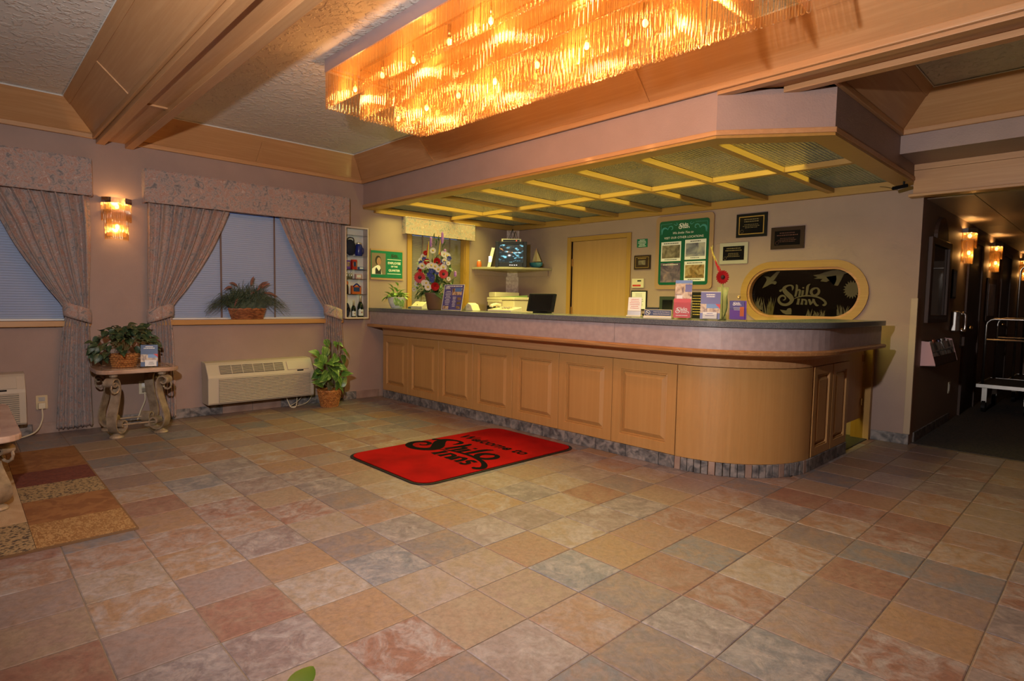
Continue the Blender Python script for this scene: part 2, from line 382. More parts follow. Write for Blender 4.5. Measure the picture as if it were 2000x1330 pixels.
# hall
struct('wall_hall', MB().box(XH - .12, XH, YB + .12, 13.2, 0, 2.3).box(2.35, 2.45, YB + .1, 13.2, 0, 2.3).box(XH - .12, 2.45, 13.2, 13.3, 0, 2.3), M['hallwall'])
struct('floor_hall', bx(XH - .1, 2.4, YB + .09, 13.2, -.06, .004), M['carpet'])
hc = thing('ceiling_hall', None, None, (0, 0, 0), kind='structure')
for i in range(2):
    for j in range(7): bx(XH + .34 + i * 1.22 - (.34 if i == 0 else 0), min(XH + .34 + (i + 1) * 1.22 - .006, 2.35) if i else XH + .33, YB + .12 + j * 1.22, YB + .12 + (j + 1) * 1.22 - .006, 2.17, 2.2).build('ceiling_panel', M['hallceil'], hc)
bx(XH + .334, 2.35, YB + .12, 13.2, 2.172, 2.2).build('ceiling_field', M['hallceil'], hc)
bx(XH, 2.35, YB + .12, 13.2, 2.2, 2.3).build('ceiling_deck', M['hallwall'], hc)
# wall end cap next to the hall and its corner guard
struct('trim_1', bx(XH - .045, XH + .006, YB - .006, YB + .03, .095, 1.30), mat('tan_corner_guard', (.42, .31, .21), .5), bevel=.003)
struct('wall_header', MB().box(XH, XE, YB - .01, YB + .12, 2.185, 3.0), M['oak_x'])
struct('wall_hall_right', MB().box(2.35, XE, YB, YB + .12, 0, 2.2), M['wall'])

# ceiling coffers
ceil_root = thing('ceiling', None, None, (0, 0, 0), kind='structure')
def lerp(a, b, t): return tuple(a[i] + (b[i] - a[i]) * t for i in range(3))
tn = [2]
def coffer(x0, x1, y0, y1, seams_x, seams_y, d=.25, skip=()):
    tn[0] += 1; root = thing('trim_%d' % tn[0], None, None, (0, 0, 0), kind='structure')
    B = [(x0, y0, ZCOVE), (x1, y0, ZCOVE), (x1, y1, ZCOVE), (x0, y1, ZCOVE)]
    Tp = [(x0 + d, y0 + d, ZC), (x1 - d, y0 + d, ZC), (x1 - d, y1 - d, ZC), (x0 + d, y1 - d, ZC)]
    bx(x0 + d - .01, x1 - d + .01, y0 + d - .01, y1 - d + .01, ZC, ZC + .05).build('ceiling_panel', M['ceil'], ceil_root)
    for s in range(4):
        if s in skip: continue
        b0, b1, t0, t1 = B[s], B[(s + 1) % 4], Tp[s], Tp[(s + 1) % 4]
        ax = 0 if s % 2 == 0 else 1; m_ = M['oak_x'] if ax == 0 else M['oak_y']
        nrm = (Vector(b1) - Vector(b0)).cross(Vector(t0) - Vector(b0)).normalized()
        cen = Vector(((x0 + x1) / 2, (y0 + y1) / 2, 2.4))
        if nrm.dot(cen - Vector(b0)) < 0: nrm = -nrm
        lo, hi = min(b0[ax], b1[ax]), max(b0[ax], b1[ax])
        cuts = [lo] + [q for q in (seams_x if ax == 0 else seams_y) if lo + .3 < q < hi - .3] + [hi]
        def at(q, v):                      # point on this face at coordinate q along the run, v up the slope
            p = lerp(lerp(b0, b1, 0), lerp(t0, t1, 0), v); e = lerp(lerp(b0, b1, 1), lerp(t0, t1, 1), v)
            a, c = (p, e) if p[ax] < e[ax] else (e, p)
            q = min(max(q, a[ax]), c[ax]); tt = (q - a[ax]) / (c[ax] - a[ax]); return Vector(lerp(a, c, tt))
        for k in range(len(cuts) - 1):
            g = .002
            qs = (cuts[k] + g, cuts[k + 1] - g)
            pts = [at(qs[0], 0), at(qs[1], 0), at(qs[1], .80), at(qs[0], .80)]
            MB().prism(pts, -nrm * .02).build('cove_panel', m_, root)
        for q in cuts[1:-1]:
            pts = [at(q - .018, .02), at(q + .018, .02), at(q + .018, .80), at(q - .018, .80)]
            MB().prism([p + nrm * .008 for p in pts], -nrm * .02).build('batten', M['oak_z'], root)
        pts = [at(lo, .80), at(hi, .80), at(hi, .985), at(lo, .985)]
        MB().prism([p + nrm * .006 for p in pts], -nrm * .03).build('border_board', m_, root)
        pts = [at(lo, .985), at(hi, .985), at(hi, 1.0), at(lo, 1.0)]
        MB().prism([p + nrm * .012 for p in pts], -nrm * .02).build('ceiling_bead', M['white_bead'], root)
    # lower bead around the opening
    bw_, bh = .028, .042
    for s in range(4):
        if s in skip: continue
        a, c = B[s], B[(s + 1) % 4]
        if s % 2 == 0:
            yy = a[1]; sg = 1 if s == 0 else -1
            bx(x0, x1, yy, yy + sg * bw_, ZCOVE - .022, ZCOVE + bh - .022).build('cove_bead', M['oak_x'], root, bevel=.006)
        else:
            xx = a[0]; sg = -1 if s == 1 else 1
            bx(xx, xx + sg * bw_, y0, y1, ZCOVE - .022, ZCOVE + bh - .022).build('cove_bead', M['oak_y'], root, bevel=.006)
    return root
YA0, YA1, YB0, YB1, YC0, YC1 = -2.62, -.285, .0, 2.345, 2.65, 4.26
KX1, KX2, KY2, KY1, KZ = -.383, .19, 2.78, 2.356, 2.29     # canopy plan and underside
SX = [-3.43, -.89, 1.65]
coffer(XW, XE, YA0, YA1, SX, [-1.6]); coffer(XW, XE, YB0, YB1, SX, [1.11]); coffer(KX2, XE, YC0, YC1, [1.65], [])
def beam(y0, y1, x0a, x0b, x1):
    """box beam: recessed bottom panel between two rails; x0a / x0b = where the two rails start"""
    tn[0] += 1; root = thing('trim_%d' % tn[0], None, None, (0, 0, 0), kind='structure'); rw = .066; z = 2.582
    cuts = [min(x0a, x0b)] + [q for q in SX if q > x0a + .2] + [x1]
    for k in range(len(cuts) - 1): bx(cuts[k] + .001, cuts[k + 1] - .001, y0 + rw, y1 - rw, z, z + .03).build('beam_panel', M['oak_x'], root)
    for q in cuts[1:-1]: bx(q - .018, q + .018, y0 + rw, y1 - rw, z - .012, z + .002).build('batten', M['oak_y'], root)
    bx(x0a, x1, y0, y0 + rw, 2.542, 2.61).build('beam_rail', M['oak_x'], root, bevel=.003)
    bx(x0b, x1, y1 - rw, y1, 2.542, 2.61).build('beam_rail', M['oak_x'], root, bevel=.003)
    bx(min(x0a, x0b), x1, y0, y1, 2.612, 2.66).build('beam_core', M['oak_x'], root)
beam(YA1, YB0, XW, XW, XE)
beam(-2.90, YA0, XW, XW, XE)
# second beam passes over the canopy corner
tn[0] += 1; root = thing('trim_%d' % tn[0], None, None, (0, 0, 0), kind='structure')
bx(KX1 + .0, XE, YB1, YB1 + .066, 2.556, 2.61).build('beam_rail', M['oak_x'], root, bevel=.003)
bx(-.06, XE, YC0 - .066, YC0, 2.556, 2.61).build('beam_rail', M['oak_x'], root, bevel=.003)
for a, b in ((-.20, 1.63), (1.67, XE)): bx(a, b, YB1 + .066, YC0 - .066, 2.592, 2.61).build('beam_panel', M['oak_x'], root)
bx(-.3, XE, YB1 - .005, YC0 + .005, 2.612, 2.66).build('beam_core', M['oak_x'], root)
struct('ceiling_deck', bx(XW - .1, XE + .1, YF - .1, YB + .1, 2.93, 3.0), M['ceil'])
struct('ceiling_front', bx(XW, XE, YF, -2.90, 2.6, 2.66), M['ceil'])
# header over the hall opening
struct('trim_20', bx(KX2 + .002, XE, YC1 + .002, YB - .01, 2.437, 2.60), M['plaster'])
hd = thing('trim_21', None, None, (0, 0, 0), kind='structure')
bx(KX2 + .002, XE, 4.745, YB - .01, 2.192, 2.385).build('header_board', M['oak_x'], hd)
bx(KX2 + .002, XE, 4.738, YB - .01, 2.387, 2.436).build('header_rail', M['oak_x'], hd)
bx(KX2 - .03, XE, 4.728, YB - .01, 2.165, 2.190).build('header_bead', M['oak_x'], hd, bevel=.005)
# base tiles along the walls, laid one by one
def base_run(name, pts, m_alt=True, w=.305, h=.092, start=0.0):
    root = thing(name, None, None, (0, 0, 0), kind='structure')
    (x0, y0), (x1, y1) = pts; Ln = math.hypot(x1 - x0, y1 - y0); a = -start; k = 0; ang = math.atan2(y1 - y0, x1 - x0)
    while a < Ln - .005:
        s, e = max(a, 0), min(a + w, Ln); mb = bx(s + .002, e - .002, -.012, .0, 0, h)
        mb.xf(Matrix.Translation((x0, y0, 0)) @ Matrix.Rotation(ang, 4, 'Z'))
        mb.build('base_tile', M['base_tile2'] if (m_alt and (k % 5 in (0, 1))) else M['base_tile'], root, bevel=.003); a += w; k += 1
    mb = bx(0, Ln, -.009, 0, 0, h - .003).xf(Matrix.Translation((x0, y0, 0)) @ Matrix.Rotation(ang, 4, 'Z')); mb.build('grout_bed', M['grout_d'], root)
    return root
base_run('baseboard_left', ((XW, -2.2), (XW, 2.57)), start=.12)     # faces the room
base_run('baseboard_back', ((-.045, YB), (XH, YB)), False)
base_run('baseboard_hall', ((XH, YB + .13), (XH, 6.5)), False)
# ------------------------------------------------------------------ reception counter
AC_X, AC_Y, AR = -.726, 3.27, .69                     # curve centre and radius of the cabinet face
CY = 2.58                                             # cabinet face plane
def cpath(off, end_y=4.085, n=18, start=XW + .095):
    """counter outline offset outward by off: straight front, quarter curve, return"""
    pts = [(start, CY - off)]
    for k in range(n + 1):
        a = -PI / 2 + PI / 2 * k / n; pts.append((AC_X + (AR + off) * math.cos(a), AC_Y + (AR + off) * math.sin(a)))
    pts.append((AC_X + AR + off, end_y)); return pts
def band(mb, off0, off1, z0, z1, end_y=4.085, start=XW + .095, n=18):
    """solid strip between two outlines (off0 > off1)"""
    A = cpath(off0, end_y, n, start); B = cpath(off1, end_y, n, start); m = len(A)
    vs = [(x, y, z0) for x, y in A] + [(x, y, z1) for x, y in A] + [(x, y, z0) for x, y in B] + [(x, y, z1) for x, y in B]
    fs = []
    for i in range(m - 1):
        fs += [(i, i + 1, i + 1 + m, i + m), (i + 2 * m, i + 3 * m, i + 1 + 3 * m, i + 1 + 2 * m), (i + m, i + 1 + m, i + 1 + 3 * m, i + 3 * m), (i, i + 2 * m, i + 1 + 2 * m, i + 1)]
    fs += [(0, m, 3 * m, 2 * m), (m - 1, 3 * m - 1, 4 * m - 1, 2 * m - 1)]
    return mb.add(vs, fs)
def profile_band(mb, prof, end_y, start, n=18):
    """sweep of a closed (offset, z) profile along the counter outline"""
    rings = []
    base = [cpath(o, end_y, n, start) for o, z in prof]; m = len(base[0]); k = len(prof)
    vs = [(base[j][i][0], base[j][i][1], prof[j][1]) for i in range(m) for j in range(k)]
    fs = [(i * k + j, i * k + (j + 1) % k, (i + 1) * k + (j + 1) % k, (i + 1) * k + j) for i in range(m - 1) for j in range(k)]
    fs += [tuple(range(k)), tuple(range((m - 1) * k, m * k))[::-1]]
    return mb.add(vs, fs)
cnt = thing('reception_counter', 'long honey-maple reception counter with raised panels and a curved end', 'counter', (-2.3, 2.6, 0))
band(MB(), -.016, -.42, .0, .90).build('carcass', M['maple_z'], cnt, world=True)
def raised(w, h, fw=.078):
    """door-style panel in its own plane: x 0..w, y 0..h, z out; returns frame and field builders"""
    def rings(lv):
        vs = []; fs = []
        for ins, z in lv: vs += [(ins, ins, z), (w - ins, ins, z), (w - ins, h - ins, z), (ins, h - ins, z)]
        for r in range(len(lv) - 1):
            for i in range(4): fs.append((r * 4 + i, r * 4 + (i + 1) % 4, r * 4 + 4 + (i + 1) % 4, r * 4 + 4 + i))
        return vs, fs
    fr = MB().add(*rings([(0, 0), (0, .0), (0, .020), (.002, .022), (fw, .022), (fw + .004, .014), (fw + .012, .018), (fw + .017, .004)]))
    vs, fs = rings([(fw + .012, .001), (fw + .020, .002), (fw + .026, .006), (fw + .048, .018), (fw + .052, .018)]); k = len(vs) - 4
    fl = MB().add(vs, fs + [(k, k + 1, k + 2, k + 3)])
    return fr, fl
PX = [-4.790, -4.24, -3.645, -3.06, -2.475, -1.888, -1.309, -.728]
for a, b in zip(PX, PX[1:]):
    fr, fl = raised(b - a - .005, .675); m = frame((a + .0025, CY + .016, .096), (1, 0, 0), (0, 0, 1))
    o = fr.build('cabinet_panel', M['maple_y'], cnt, m=world_mat(cnt).inverted() @ m); fl.build('raised_field', M['maple_y'], o)
for a, b in ((3.30, 3.69), (3.70, 4.085)):
    fr, fl = raised(b - a - .004, .675, .062); m = frame((AC_X + AR - .016, a, .096), (0, 1, 0), (0, 0, 1))
    o = fr.build('cabinet_panel', M['maple_y'], cnt, m=world_mat(cnt).inverted() @ m); fl.build('raised_field', M['maple_y'], o)
def arc_strip(mb, off0, off1, z0, z1, a0, a1, n=16):
    vs = []
    for k in range(n + 1):
        a = a0 + (a1 - a0) * k / n
        for o, z in ((off0, z0), (off0, z1), (off1, z1), (off1, z0)):
            vs.append((AC_X + (AR + o) * math.cos(a), AC_Y + (AR + o) * math.sin(a), z))
    fs = [(i * 4 + j, i * 4 + (j + 1) % 4, i * 4 + 4 + (j + 1) % 4, i * 4 + 4 + j) for i in range(n) for j in range(4)] + [(0, 1, 2, 3), (n * 4 + 3, n * 4 + 2, n * 4 + 1, n * 4)]
    return mb.add(vs, fs)
arc_strip(MB(), .004, -.016, .096, .771, -PI / 2 + .004, -.002, 48).build('curved_panel', M['maple_z'], cnt, world=True, smooth=False)
profile_band(MB(), [(.008, .776), (.008, .83), (.03, .872), (-.02, .872), (-.02, .776)], 4.085, XW + .095).build('top_rail', M['oak_x'], cnt, world=True)
# shelf moulding, mauve frieze
profile_band(MB(), [(.04, .866), (.135, .868), (.172, .878), (.176, .898), (.166, .908), (-.05, .908), (-.05, .866)], 4.42, XW + .002).build('shelf_moulding', M['mol'], cnt, world=True)
for s0, s1 in ((XW + .002, -1.21),):
    pass
fz = MB()
A = [(XW + .002, CY - .13), (-1.212, CY - .13)]
fz.prism([(XW + .002, CY - .13, .908), (-1.212, CY - .13, .908), (-1.212, CY - .05, .908), (XW + .002, CY - .05, .908)], (0, 0, ZT - .043 - .908)); fz.build('frieze', M['frieze'], cnt, world=True)
band(MB(), .13, .05, .908, ZT - .043, 4.44, -1.209).build('frieze', M['frieze'], cnt, world=True)
# tile plinth: straight pieces, narrow ones round the curve
pl = 0
def ptile(p0, p1, m_):
    (x0, y0), (x1, y1) = p0, p1; d = Vector((x1 - x0, y1 - y0)); L_ = d.length; ang = math.atan2(d.y, d.x)
    mb = bx(.002, L_ - .002, -.012, .006, 0, .094).xf(Matrix.Translation((x0, y0, 0)) @ Matrix.Rotation(ang, 4, 'Z')); mb.build('plinth_tile', m_, cnt, world=True, bevel=.003)
x = XW + .1
while x < AC_X - .01:
    e = min(x + .302, AC_X); ptile((x, CY), (e, CY), M['base_tile']); x = e
na = 22
for k in range(na):
    a0, a1 = -PI / 2 + PI / 2 * k / na, -PI / 2 + PI / 2 * (k + 1) / na
    ptile((AC_X + AR * math.cos(a0), AC_Y + AR * math.sin(a0)), (AC_X + AR * math.cos(a1), AC_Y + AR * math.sin(a1)), M['base_tile'] if k % 5 else M['base_tile2'])
for a, b in ((AC_Y, 3.57), (3.57, 3.87), (3.87, 4.085)): ptile((AC_X + AR, a), (AC_X + AR, b), M['base_tile'])
ct = thing('countertop', 'speckled grey laminate countertop curving around the reception desk', 'countertop', (-2.3, 2.5, ZT - .043))
band(MB(), .155, -.34, ZT - .042, ZT, 4.46, XW + .002, 24).build('slab', M['laminate'], ct, world=True, bevel=.003)
# unseen strip added on the staff side to light the soffit and back wall
bx(-4.6, -.75, 2.925, 2.965, .99, 1.03).build('added_strip', M['white'], cnt, world=True)
tl = light('soffit_fill_light', 'AREA', (-2.65, 2.985, 1.02), 17, (1.0, .93, .27), shape='RECTANGLE', size=3.8, size_y=.05)
aim(tl, (-2.65, 3.75, 2.3))
# pilaster, half gate and dark mat behind the return
pil = thing('gate_post', 'short yellow wood post on the wall under the counter end', 'post', (-.12, 4.83, 0))
bx(-.20, -.05, 4.79, YB - .002, 0, .88).build('post_body', M['honey_z'], pil, world=True); bx(-.205, -.045, 4.785, YB - .002, .84, .88).build('post_cap', M['oak_x'], pil, world=True)
gt = thing('counter_gate', 'low wooden swing gate closing the passage behind the counter', 'gate', (-.13, 4.45, .19))
bx(-.145, -.118, 4.10, 4.78, .195, .86).build('gate_leaf', M['oak_z'], gt, world=True, bevel=.003)
for z in (.32, .72): bx(-.116, -.108, 4.73, 4.785, z, z + .06).build('hinge', M['brass'], gt, world=True)
struct('floor_staff', bx(XW, -.06, 3.02, YB, -.002, .006), M['carpet'])

# ------------------------------------------------------------------ canopy over the counter
cn = thing('counter_canopy', 'dropped plaster canopy with oak grid and prismatic panels above the counter', 'canopy', (-2.3, 3.6, KZ))
plan = [(XW + .002, KY1), (KX1, KY1), (KX2, KY2), (KX2, YB - .002)]
def inset(pts, d):
    # offsets the open outline to the inside of the canopy
    out = []
    for i, p in enumerate(pts):
        def nrm(a, b):
            t = Vector((b[0] - a[0], b[1] - a[1])).normalized(); return Vector((-t.y, t.x))
        if i == 0: n_ = nrm(pts[0], pts[1]); q = Vector(p) + n_ * d
        elif i == len(pts) - 1: n_ = nrm(pts[-2], pts[-1]); q = Vector(p) + n_ * d
        else:
            a, b = nrm(pts[i - 1], p), nrm(p, pts[i + 1]); m_ = (a + b).normalized(); q = Vector(p) + m_ * (d / m_.dot(a))
        out.append((q.x, q.y))
    return out
def ring_band(mb, o, i_, z0, z1):
    m = len(o); vs = [(x, y, z0) for x, y in o] + [(x, y, z1) for x, y in o] + [(x, y, z0) for x, y in i_] + [(x, y, z1) for x, y in i_]; fs = []
    for i in range(m - 1): fs += [(i, i + 1, i + 1 + m, i + m), (i + 2 * m, i + 3 * m, i + 1 + 3 * m, i + 1 + 2 * m), (i + m, i + 1 + m, i + 1 + 3 * m, i + 3 * m), (i, i + 2 * m, i + 1 + 2 * m, i + 1)]
    fs += [(0, m, 3 * m, 2 * m), (m - 1, 3 * m - 1, 4 * m - 1, 2 * m - 1)]; return mb.add(vs, fs)
ring_band(MB(), plan, inset(plan, .05), KZ + .045, 2.575).build('fascia', M['plaster'], cn, world=True)
ring_band(MB(), inset(plan, -.012), inset(plan, .06), KZ + .012, KZ + .045).build('fascia_moulding', M['oak_x'], cn, world=True, bevel=.004)
ring_band(MB(), inset(plan, -.004), inset(plan, .145), KZ - .006, KZ + .0115).build('soffit_border', M['honey_x'], cn, world=True)
GX = [-4.20, -3.58, -2.96, -2.34, -1.72, -1.10, -.48]; GY = 3.66
for gx in GX: bx(gx - .028, gx + .028, KY1 + .14, YB - .05, KZ - .005, KZ + .036).build('grid_bar', M['honey_y'], cn, world=True)
xs = [XW + .05] + GX + [KX2 - .14]
for a, b in zip(xs, xs[1:]): bx(a + (.029 if a > XW + .1 else 0), b - (.029 if b < 0 else 0), GY - .028, GY + .028, KZ - .004, KZ + .036).build('grid_bar', M['honey_x'], cn, world=True)
bx(XW + .002, KX2 - .14, YB - .05, YB - .002, KZ - .035, KZ + .04).build('wall_ledger', M['honey_x'], cn, world=True)
bx(XW + .002, XW + .05, KY1 + .14, YB - .05, KZ - .035, KZ + .04).build('wall_ledger', M['honey_y'], cn, world=True)
# prismatic light panels
def prism_mat():
    m, N, L, out = simple_nodes('prismatic_diffuser')
    tc = N.new('ShaderNodeTexCoord')
    def wv(ax):
        x = N.new('ShaderNodeTexWave'); x.bands_direction = ax; x.inputs['Scale'].default_value = 11; L.new(tc.outputs['Object'], x.inputs['Vector']); return x
    a, b = wv('X'), wv('Y'); ad = N.new('ShaderNodeMath'); L.new(a.outputs[1], ad.inputs[0]); L.new(b.outputs[1], ad.inputs[1])
    bp = N.new('ShaderNodeBump'); bp.inputs['Strength'].default_value = 1.0; bp.inputs['Distance'].default_value = .03; L.new(ad.outputs[0], bp.inputs['Height'])
    p = N.new('ShaderNodeBsdfPrincipled'); p.inputs['Base Color'].default_value = (.33, .33, .30, 1); p.inputs['Roughness'].default_value = .14; L.new(bp.outputs[0], p.inputs['Normal'])
    p.inputs['Emission Color'].default_value = (.95, .85, .42, 1); p.inputs['Emission Strength'].default_value = .02
    L.new(p.outputs[0], out.inputs[0]); return m
M['prism'] = prism_mat()
ys = [KY1 + .14, GY, YB - .04]
for i in range(len(xs) - 1):
    for j in range(2):
        x0, x1 = xs[i] + .02, xs[i + 1] - .02
        pts = [(x0, ys[j]), (x1, ys[j]), (x1, ys[j + 1]), (x0, ys[j + 1])]
        if i == len(xs) - 2:
            x1 = KX2 - .13
            pts = [(x0, ys[j]), (x1, ys[j]), (x1, ys[j + 1]), (x0, ys[j + 1])]
            if j == 0: pts = [(x0, ys[0]), (KX1 + .0, ys[0]), (x1, KY2 + .06), (x1, ys[1]), (x0, ys[1])]
        MB().prism([(x, y, KZ + .044) for x, y in pts], (0, 0, .006)).build('light_panel', M['prism'], cn, world=True)
# fluorescent light shining down out of the louvred panels
for x0, x1, pw in ((-4.8, -3.6, 36), (-3.5, -1.8, 44), (-1.7, -.3, 36)):
    a = light('canopy_light', 'AREA', ((x0 + x1) / 2, 3.35, KZ + .038), pw, (1.0, .93, .22), shape='RECTANGLE', size=x1 - x0, size_y=1.6, spread=math.radians(135))
ring_band(MB(), inset(plan, .0), inset(plan, 1.1), 2.575, 2.582).build('canopy_top', M['plaster'], cn, world=True)
MB().box(XW + .002, -.9, 3.4, YB - .002, 2.575, 2.582).build('canopy_deck', M['plaster'], cn, world=True)

# security camera under the canopy corner
sx = thing('security_camera', 'small black security camera under the canopy corner', 'camera', (.15, 4.62, KZ - .007)); sx.scale = (.7, .7, .7)
MB().tube([(0, 0, 0), (0, 0, -.05)], .012, 10).build('mount', M['black'], sx)
MB().tube([(0, 0, -.05), (-.02, -.03, -.055)], .009, 8).build('swivel', M['black'], sx)
MB().tube([(.03, .02, -.05), (-.09, -.09, -.085)], .022, 12).build('camera_body', M['black'], sx)
MB().tube([(-.09, -.09, -.085), (-.096, -.096, -.087)], .016, 12).build('lens', M['blackgloss'], sx)
MB().tube(spl([(.03, .02, -.05), (-.08, .06, -.07), (-.22, .12, -.02), (-.3, .16, .0)], 6), .0025, 6).build('cable', M['black'], sx)

# ------------------------------------------------------------------ chandelier
CH = dict(x0=-2.38, x1=.47, y0=.65, y1=1.55)
ch = thing('chandelier', 'long tiered chandelier of amber-lit looped glass rods on the ceiling', 'chandelier', ((CH['x0'] + CH['x1']) / 2, 1.1, ZC))
M['band'] = mat('mirrored_rose_band', (.45, .35, .36), .3, .5)
def hollow(x0, x1, y0, y1, z0, z1, t):
    return MB().box(x0, x1, y0, y0 + t, z0, z1).box(x0, x1, y1 - t, y1, z0, z1).box(x0, x0 + t, y0 + t, y1 - t, z0, z1).box(x1 - t, x1, y0 + t, y1 - t, z0, z1)
hollow(CH['x0'], CH['x1'], CH['y0'], CH['y1'], 2.756, ZC - .001, .012).build('housing_band', M['band'], ch, world=True)
M['pan'] = mat('brass_mirror_pan', (.85, .62, .32), .3, .7)
bx(CH['x0'] + .012, CH['x1'] - .012, CH['y0'] + .012, CH['y1'] - .012, 2.80, 2.81).build('mirror_pan', M['pan'], ch, world=True)
def u_rod(top, bot, w=.015, r=.0036, n=5):
    pts = [(-w / 2, 0, top), (-w / 2, 0, bot + w / 2)]
    for k in range(1, 5): a = PI + PI * k / 5; pts.append((w / 2 * math.cos(a), 0, bot + w / 2 + w / 2 * math.sin(a)))
    pts += [(w / 2, 0, bot + w / 2), (w / 2, 0, top)]
    return MB().tube(pts, r, n, cap=False)
PITCH_ROD = .026
chinv = world_mat(ch).inverted(); fld = MB(); cnt_ind = 0
for k, (ins, zb) in enumerate(((.008, 2.512), (.175, 2.443), (.345, 2.373))):
    x0, x1, y0, y1 = CH['x0'] + ins, CH['x1'] - ins, CH['y0'] + ins, CH['y1'] - ins
    ztop = 2.775; proto = u_rod(ztop - zb, 0); me = proto.mesh('glass_rod', M['rod'], True)
    n = int((x1 - x0) / PITCH_ROD)
    for i in range(n + 1):
        x = x0 + (x1 - x0) * i / n; a = random.uniform(-.25, .25)
        if cnt_ind < 300 and x < .36: link('glass_rod', me, ch, chinv @ Matrix.Translation((x, y0, zb)) @ Matrix.Rotation(a, 4, 'Z')); cnt_ind += 1
        else: t = u_rod(ztop - zb, 0).xf(chinv @ Matrix.Translation((x, y0, zb)) @ Matrix.Rotation(a, 4, 'Z')); fld.add(t.v, t.f)
        t = u_rod(ztop - zb, 0).xf(chinv @ Matrix.Translation((x, y1, zb)) @ Matrix.Rotation(a, 4, 'Z')); fld.add(t.v, t.f)
    n = max(int((y1 - y0) / PITCH_ROD), 2)
    for i in range(1, n):
        y = y0 + (y1 - y0) * i / n
        for xx in (x0, x1):
            t = u_rod(ztop - zb, 0).xf(chinv @ Matrix.Translation((xx, y, zb)) @ Matrix.Rotation(PI / 2, 4, 'Z')); fld.add(t.v, t.f)
    hollow(x0 - .006, x1 + .006, y0 - .006, y1 + .006, ztop - .004, ztop + .006, .012).build('rod_rail', M['brass'], ch, world=True)
fld.build('glass_rod_field', M['rod'], ch, smooth=True, kind='stuff')
M['bulb'] = mat('glowing_bulb', (1, .8, .5), .4, emit=(1.0, .52, .13), estr=9)
M['bulb_s'] = mat('glowing_bulb_small', (1, .8, .5), .4, emit=(1.0, .50, .12), estr=12)
bulb_me = MB().sphere((0, 0, 0), .014, 10, 8, sz=1.3).mesh('bulb', M['bulb'], True)
sock_me = MB().lathe([(.012, .020), (.012, .09)], n=10).mesh('socket', M['brass'], True)
rows = [(.76, 2.62), (1.10, 2.50), (1.44, 2.62)]
for ry, rz in rows:
    for i in range(8):
        x = CH['x0'] + .22 + i * (CH['x1'] - CH['x0'] - .44) / 7
        o = link('bulb', bulb_me, ch, chinv @ Matrix.Translation((x, ry, rz))); link('socket', sock_me, o)
        if i % 2 == (0 if ry != 1.10 else 1):
            light('chandelier_bulb_light', 'POINT', (x, ry, rz - .03), 8.8, (1.0, .47, .14), shadow_soft_size=.03)
# ------------------------------------------------------------------ windows, blinds
M['slat'] = mat('pale_blue_blind_slat', (.40, .47, .64), .5)
M['tape'] = mat('brown_ladder_tape', (.16, .11, .10), .8)
def slat_mesh(L_, tilt):
    mb = MB(); w_ = .0125
    prof = [(-w_, 0), (0, .002), (w_, 0)]
    c, s_ = math.cos(tilt), math.sin(tilt)
    P = [(x * c - z * s_, x * s_ + z * c) for x, z in prof]
    vs = [(x, y, z) for y in (0, L_) for x, z in P] + [(x, y, z - .0008) for y in (0, L_) for x, z in P]
    mb.add(vs, [(0, 1, 4, 3), (1, 2, 5, 4), (6, 9, 10, 7), (7, 10, 11, 8), (0, 3, 9, 6), (2, 8, 11, 5)]); return mb
for wi, (y0, y1, z0, z1) in enumerate(WIN):
    wn = thing('window_%d' % (wi + 1), None, None, (XW, y0, z0), kind='structure')
    xg = XW - .115
    mb = MB().box(xg - .02, xg + .02, y0, y0 + .04, z0, z1).box(xg - .02, xg + .02, y1 - .04, y1, z0, z1).box(xg - .02, xg + .02, y0 + .04, y1 - .04, z0, z0 + .04).box(xg - .02, xg + .02, y0 + .04, y1 - .04, z1 - .04, z1)
    mb.build('window_frame', M['white'], wn, world=True)
    bx(xg - .003, xg + .003, y0 + .04, y1 - .04, z0 + .04, z1 - .04).build('pane', M['glass'], wn, world=True)
    if wi < 2:
        bx(XW - .02, XW + .052, y0 - .05, y1 + .05, z0 - .05, z0 - .001).build('window_sill', M['maple_y'], wn, world=True, bevel=.004)
        bx(XW - .12, XW - .02, y0, y1, z0 - .02, z0 - .001).build('sill_return', M['oak_y'], wn, world=True)
    else:
        for a, b in ((y0 - .065, y0 - .0), (y1 + .0, y1 + .065)): bx(XW - .0, XW + .02, a, b, z0 - .05, z1 + .05).build('casing', M['honey_z'], wn, world=True, bevel=.003)
        for a, b in ((y0, y0 + .015), (y1 - .015, y1)): bx(XW - .12, XW + .0, a, b, z0, z1).build('jamb', M['honey_z'], wn, world=True)
        bx(XW - .12, XW + .03, y0, y1, z0 - .03, z0).build('window_sill', M['oak_y'], wn, world=True)
    bl = thing('venetian_blind', ('pale blue venetian blind in the window left of the wall sconce', 'lowered pale blue venetian blind behind the dried grass basket', 'half-shut venetian blind in the small window behind the flowers')[wi], 'blind', (XW - .074, y0 + .02, z0 + .001))
    ln = y1 - y0 - .04; pitch = .0215; tilt = math.radians((62, 64, 72)[wi]); sm = slat_mesh(ln, tilt).mesh('slat', M['slat'] if wi < 2 else mat('taupe_blind_slat', (.26, .23, .20), .5)); n = int((z1 - z0 - .06) / pitch)
    for k in range(n): link('slat', sm, bl, Matrix.Translation((0, 0, .028 + k * pitch)))
    bx(-.014, .014, 0, ln, 0, .014).build('bottom_rail', M['white'], bl); bx(-.02, .02, 0, ln, z1 - z0 - .03, z1 - z0 - .006).build('head_rail', M['white'], bl)
    for yy in {0: (.35, 1.2), 1: (.57, 1.12), 2: (.2, .65)}[wi]: bx(.0125, .0140, yy - .009, yy + .009, .014, z1 - z0 - .03).build('ladder_tape', M['tape'], bl)
